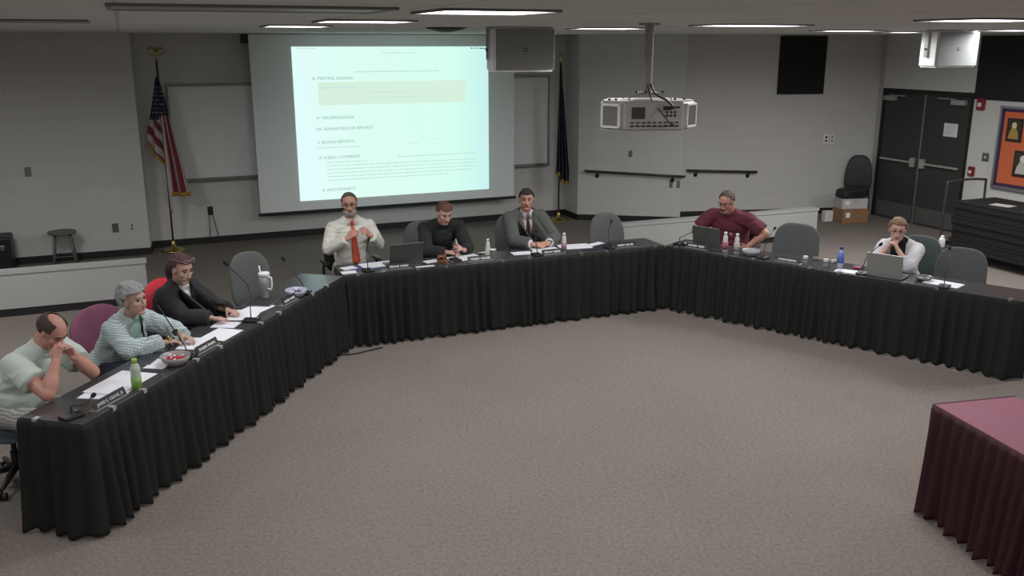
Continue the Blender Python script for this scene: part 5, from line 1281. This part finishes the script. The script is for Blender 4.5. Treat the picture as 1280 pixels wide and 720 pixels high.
for s in (-1,1):
    a=V((s*0.245,-0.208,0)); c=V((s*0.358,-0.074,0)); d=(c-a).normalized(); n=V((d.y*s,-d.x*s,0)); mid=(a+c)/2
    R=Matrix((d,n,V((0,0,1)))).transposed()
    b=bmesh.new()
    box(b,mid+n*0.004+V((0,0,0.075)),(0.172,0.02,0.018),R,0.004); box(b,mid+n*0.004-V((0,0,0.085)),(0.172,0.02,0.018),R,0.004)
    for t in (-0.077,0.077): box(b,mid+d*t+n*0.004-V((0,0,0.005)),(0.018,0.02,0.178),R,0.004)
    mk('vent_frame',b,mat('projector_bright',(225,225,223),0.4),pj)
    b=bmesh.new(); box(b,mid+n*0.003-V((0,0,0.004)),(0.136,0.008,0.14),R)
    for k in range(7): box(b,mid+n*0.007+V((0,0,-0.05+k*0.0165)),(0.134,0.004,0.004),R)
    mk('vent_grille',b,Mg,pj)
b=bmesh.new(); box(b,(-0.115,-0.222,0.02),(0.10,0.006,0.085),None,0.002); mk('rear_intake',b,mat('intake_dark',(62,62,62),0.7),pj)
def port(x,z,w,h):
    b=bmesh.new(); box(b,(x,-0.223,z),(w,0.006,h),None,0.001); mk('connector_port',b,mat('port_dark',(40,40,40),0.5),pj)
for k in range(9): port(-0.16+k*0.042,-0.050,0.026,0.009); port(-0.16+k*0.042,-0.075,0.030,0.012)
for k in range(3): port(0.10+k*0.03,0.0,0.016,0.016); port(0.10+k*0.03,0.025,0.016,0.016)
port(0.10,0.055,0.06,0.028); port(0.17,0.06,0.05,0.012)
b=bmesh.new(); lathe(b,[(0,0),(0.07,0),(0.07,0.05),(0.055,0.05),(0.05,0.02),(0,0.03)],(0,0.24,0),24,Matrix.Rotation(-pi/2,3,'X')); mk('lens',b,M_black,pj,smooth=True)
pl=bpy.data.lights.new('projector_lamp','SPOT'); pl.energy=190; pl.color=(0.80,1.0,0.98); pl.spot_size=math.radians(36); pl.spot_blend=0.9; pl.shadow_soft_size=0.03
plo=bpy.data.objects.new('projector_lamp',pl); C.objects.link(plo); plo.parent=pj; plo.location=(0,0.31,0)
_w=pj.location+Matrix.Rotation(0.10,3,'Z')@V((0,0.31,0)); _t=spnt(SWd/2,0,1.75)-_w; plo.rotation_euler=(Matrix.Rotation(-0.10,3,'Z')@_t).to_track_quat('-Z','Y').to_euler()
b=bmesh.new(); tube(b,[(0,0,0.16),(0,0,0.65)],0.034,20); cyl(b,(0,0,0.645),(0,0,0.660),0.08); mk('ceiling_pole',b,mat('pole_white',(150,148,145),0.45),pj,smooth=False)
b=bmesh.new(); box(b,(0,0,0.15),(0.16,0.14,0.02),None,0.003)
for x,y in ((-0.16,-0.1),(0.16,-0.1),(-0.16,0.1),(0.16,0.1)): tube(b,[(x*0.4,y*0.5,0.15),(x,y,0.125),(x,y,0.09)],0.008,6)
mk('mount_bracket',b,Mp,pj)
b=bmesh.new()
for x in (-0.30,-0.25,0.2,0.27): cyl(b,(x,-0.06,0.09),(x,-0.06,0.118),0.010)
for x,y in ((-0.10,-0.07),(0.10,-0.07),(-0.03,-0.08)): sph(b,(x,y,0.165),0.011,None,10,8)
mk('mount_knobs',b,mat('knob_dark',(50,50,50),0.5),pj)
b=bmesh.new(); tube(b,spline([(0.015,-0.035,0.22),(0.04,-0.10,0.15),(0.09,-0.24,0.11),(0.13,-0.27,0.065),(0.13,-0.235,0.055)]),0.008,8); mk('power_cable',b,M_black,pj,smooth=True)
b=bmesh.new(); tube(b,spline([(-0.01,-0.035,0.22),(0.0,-0.12,0.12),(0.05,-0.26,0.02),(0.11,-0.27,-0.05),(0.15,-0.23,-0.065)]),0.005,8); mk('video_cable',b,mat('cable_grey',(60,60,60),0.5),pj,smooth=True)
# ------------------------------------------------------------ hanging speakers
def speaker(p,ang,label):
    r=empty('hanging_speaker',(p[0],p[1],p[2]),ang,label,'speaker')   # origin at centre; local -Y is the front
    w,h,d=0.61,0.395,0.31; Ms=mat('speaker_white',(232,232,232),0.45)
    b=bmesh.new(); prism(b,[(-w/2,-d/2),(w/2,-d/2),(w/2-0.03,d/2-0.04),(w/2-0.10,d/2),(-w/2+0.10,d/2),(-w/2+0.03,d/2-0.04)],-h/2,h/2,0.02); mk('cabinet',b,Ms,r)
    b=bmesh.new(); box(b,(0,-d/2-0.004,0),(w-0.035,0.012,h-0.035),None,0.004); mk('grille',b,mat('speaker_grille',(130,134,132),0.7,bump=0.3,bscale=400),r)
    b=bmesh.new(); box(b,(0,-d/2-0.012,0),(0.034,0.004,0.034),None,0.001); q=mk('badge',b,M_black,r)
    b=bmesh.new(); sph(b,(0,-d/2-0.014,0),(0.008,0.002,0.008),None,10,6); mk('badge_mark',b,M_white,q)
    b=bmesh.new()
    for s in (-1,1): box(b,(s*(w/2-0.055 if False else w/2+0.004),0.0,0.06),(0.006,0.05,h*0.75),None,0.002)
    box(b,(0,0,h/2+0.012),(w+0.014,0.05,0.006)); mk('yoke_bracket',b,mat('yoke_grey',(150,150,150),0.4,0.3),r)
    zt=3.1-p[2]
    for s in (-1,1):
        b=bmesh.new(); cyl(b,(s*0.18,0,h/2-0.01),(s*0.18,0,zt+0.004),0.008); mk('hanger_rod',b,M_chrome,r)
        b=bmesh.new(); cyl(b,(s*(w/2+0.004),0,0),(s*(w/2+0.016),0,0),0.014); mk('mount_bolt',b,M_black,r)
    return r
speaker((0.06,8.72,2.90),A_,'grey loudspeaker with square badge hanging in front of the screen top corner')
speaker((4.85,10.55,2.895),A_,'white sided loudspeaker hanging above the double doors')
# ceiling dome
b=bmesh.new(); lathe(b,[(0,0),(0.05,0.0),(0.16,0.025),(0.20,0.045),(0,0.045)],(0,0,0),28); o=mk('ceiling_dome',b,mat('dome_dark',(60,58,57),0.5),smooth=True); o.location=(-0.62,8.9,3.055); tag(o,'dark round ceiling fitting left of the grey hanging loudspeaker','ceiling fitting')
# floor cable near corner
b=bmesh.new(); tube(b,spline([(-1.30,8.72,0.01),(-1.42,8.62,0.012),(-1.55,8.52,0.01),(-1.66,8.50,0.012),(-1.62,8.60,0.02)]),0.008,8); o=mk('floor_cable',b,mat('cable_dark',(50,46,42),0.6),smooth=True); tag(o,'dark cable on carpet at the corner of black table skirts','cable')
# ------------------------------------------------------------ ceiling lights
LP=float(os.environ.get('LP','1'))
Ml=mat('lamp_diffuser',(235,235,240),0.5,emit=(250,246,255),es=9.0)
Mlo=mat('lamp_diffuser_off',(150,155,152),0.5)
def clight(x,y,w,d,label,watts,on=True,group=None,ang=A_):
    r=empty('ceiling_light',(x,y,3.1),ang,label,'ceiling light',group)
    b=bmesh.new()
    for (cx_,cy_,sx,sy) in ((0,d/2,w+0.04,0.02),(0,-d/2,w+0.04,0.02),(w/2+.01,0,0.02,d),(-w/2-.01,0,0.02,d)): box(b,(cx_,cy_,-0.006),(sx,sy,0.012),None)
    mk('frame',b,mat('lamp_frame',(120,118,116),0.5),r)
    b=bmesh.new(); box(b,(0,0,-0.005),(w,d,0.008)); mk('diffuser',b,Ml if on else Mlo,r)
    if on:
        ld=bpy.data.lights.new('lamp','AREA'); ld.shape='RECTANGLE'; ld.size=w; ld.size_y=d; ld.energy=watts*LP; ld.color=(1.0,0.99,0.975); ld.spread=math.radians(170)
        lo=bpy.data.objects.new('lamp',ld); C.objects.link(lo); lo.parent=r; lo.location=(0,0,-0.014)
    return r
clight(-0.13,4.45,0.52,0.5,'bright ceiling light nearest camera, above left of the grey loudspeaker',22)
clight(-0.98,6.30,0.55,0.5,'bright ceiling light above the left part of the screen',24)
clight(-1.82,8.00,0.48,0.5,'small bright ceiling light at top left of the screen',18)
clight(0.92,9.15,0.62,0.5,'bright ceiling light between the loudspeaker and projector pole',18)
clight(1.92,7.65,0.80,0.5,'long bright ceiling light right of the projector pole',24)
clight(3.82,10.8,0.66,0.5,'bright ceiling light above the black panel on right back wall',34)
clight(2.97,5.98,0.62,0.5,'long bright ceiling light at top right corner of view',30)
clight(5.50,10.40,0.62,0.5,'small bright ceiling light right of the white sided loudspeaker',26)
clight(4.95,12.0,0.5,0.4,'faint farthest ceiling light left of white sided loudspeaker',55)
clight(-1.10,4.05,1.1,0.5,'unlit ceiling light at top of view above the screen',0,False)
clight(-3.1,6.2,0.6,0.5,'unlit ceiling light near the upper left corner of view',0,False)
for x,y,w in ((-2.6,1.6,34),(0.6,0.9,40),(3.4,1.8,32),(6.2,3.4,40),(-4.5,4.8,16),(7.6,8.8,85),(-1.6,-1.8,34),(2.4,-1.8,34),(-5.3,8.3,44),(-7.6,6.5,17)):
    clight(x,y,0.60,0.55,'ceiling light behind the camera or outside the picture',w,True,'ceiling lights outside the picture')
# world
w=bpy.data.worlds.new('W'); sc.world=w; w.use_nodes=True; w.node_tree.nodes['Background'].inputs[0].default_value=(0.05,0.05,0.05,1); w.node_tree.nodes['Background'].inputs[1].default_value=0.2
# camera
cd=bpy.data.cameras.new('camera'); cam=bpy.data.objects.new('camera',cd); C.objects.link(cam)
cd.sensor_width=36; cd.lens=1144/1280*36; cam.location=(0,0,HC); cam.rotation_euler=(math.radians(90-14.93),0,0); cd.clip_start=0.05
sc.camera=cam
vs=sc.view_settings; vs.view_transform='Standard'; vs.look='None'; vs.gamma=1; vs.use_curve_mapping=False; vs.exposure=float(os.environ.get('EXPO','0'))
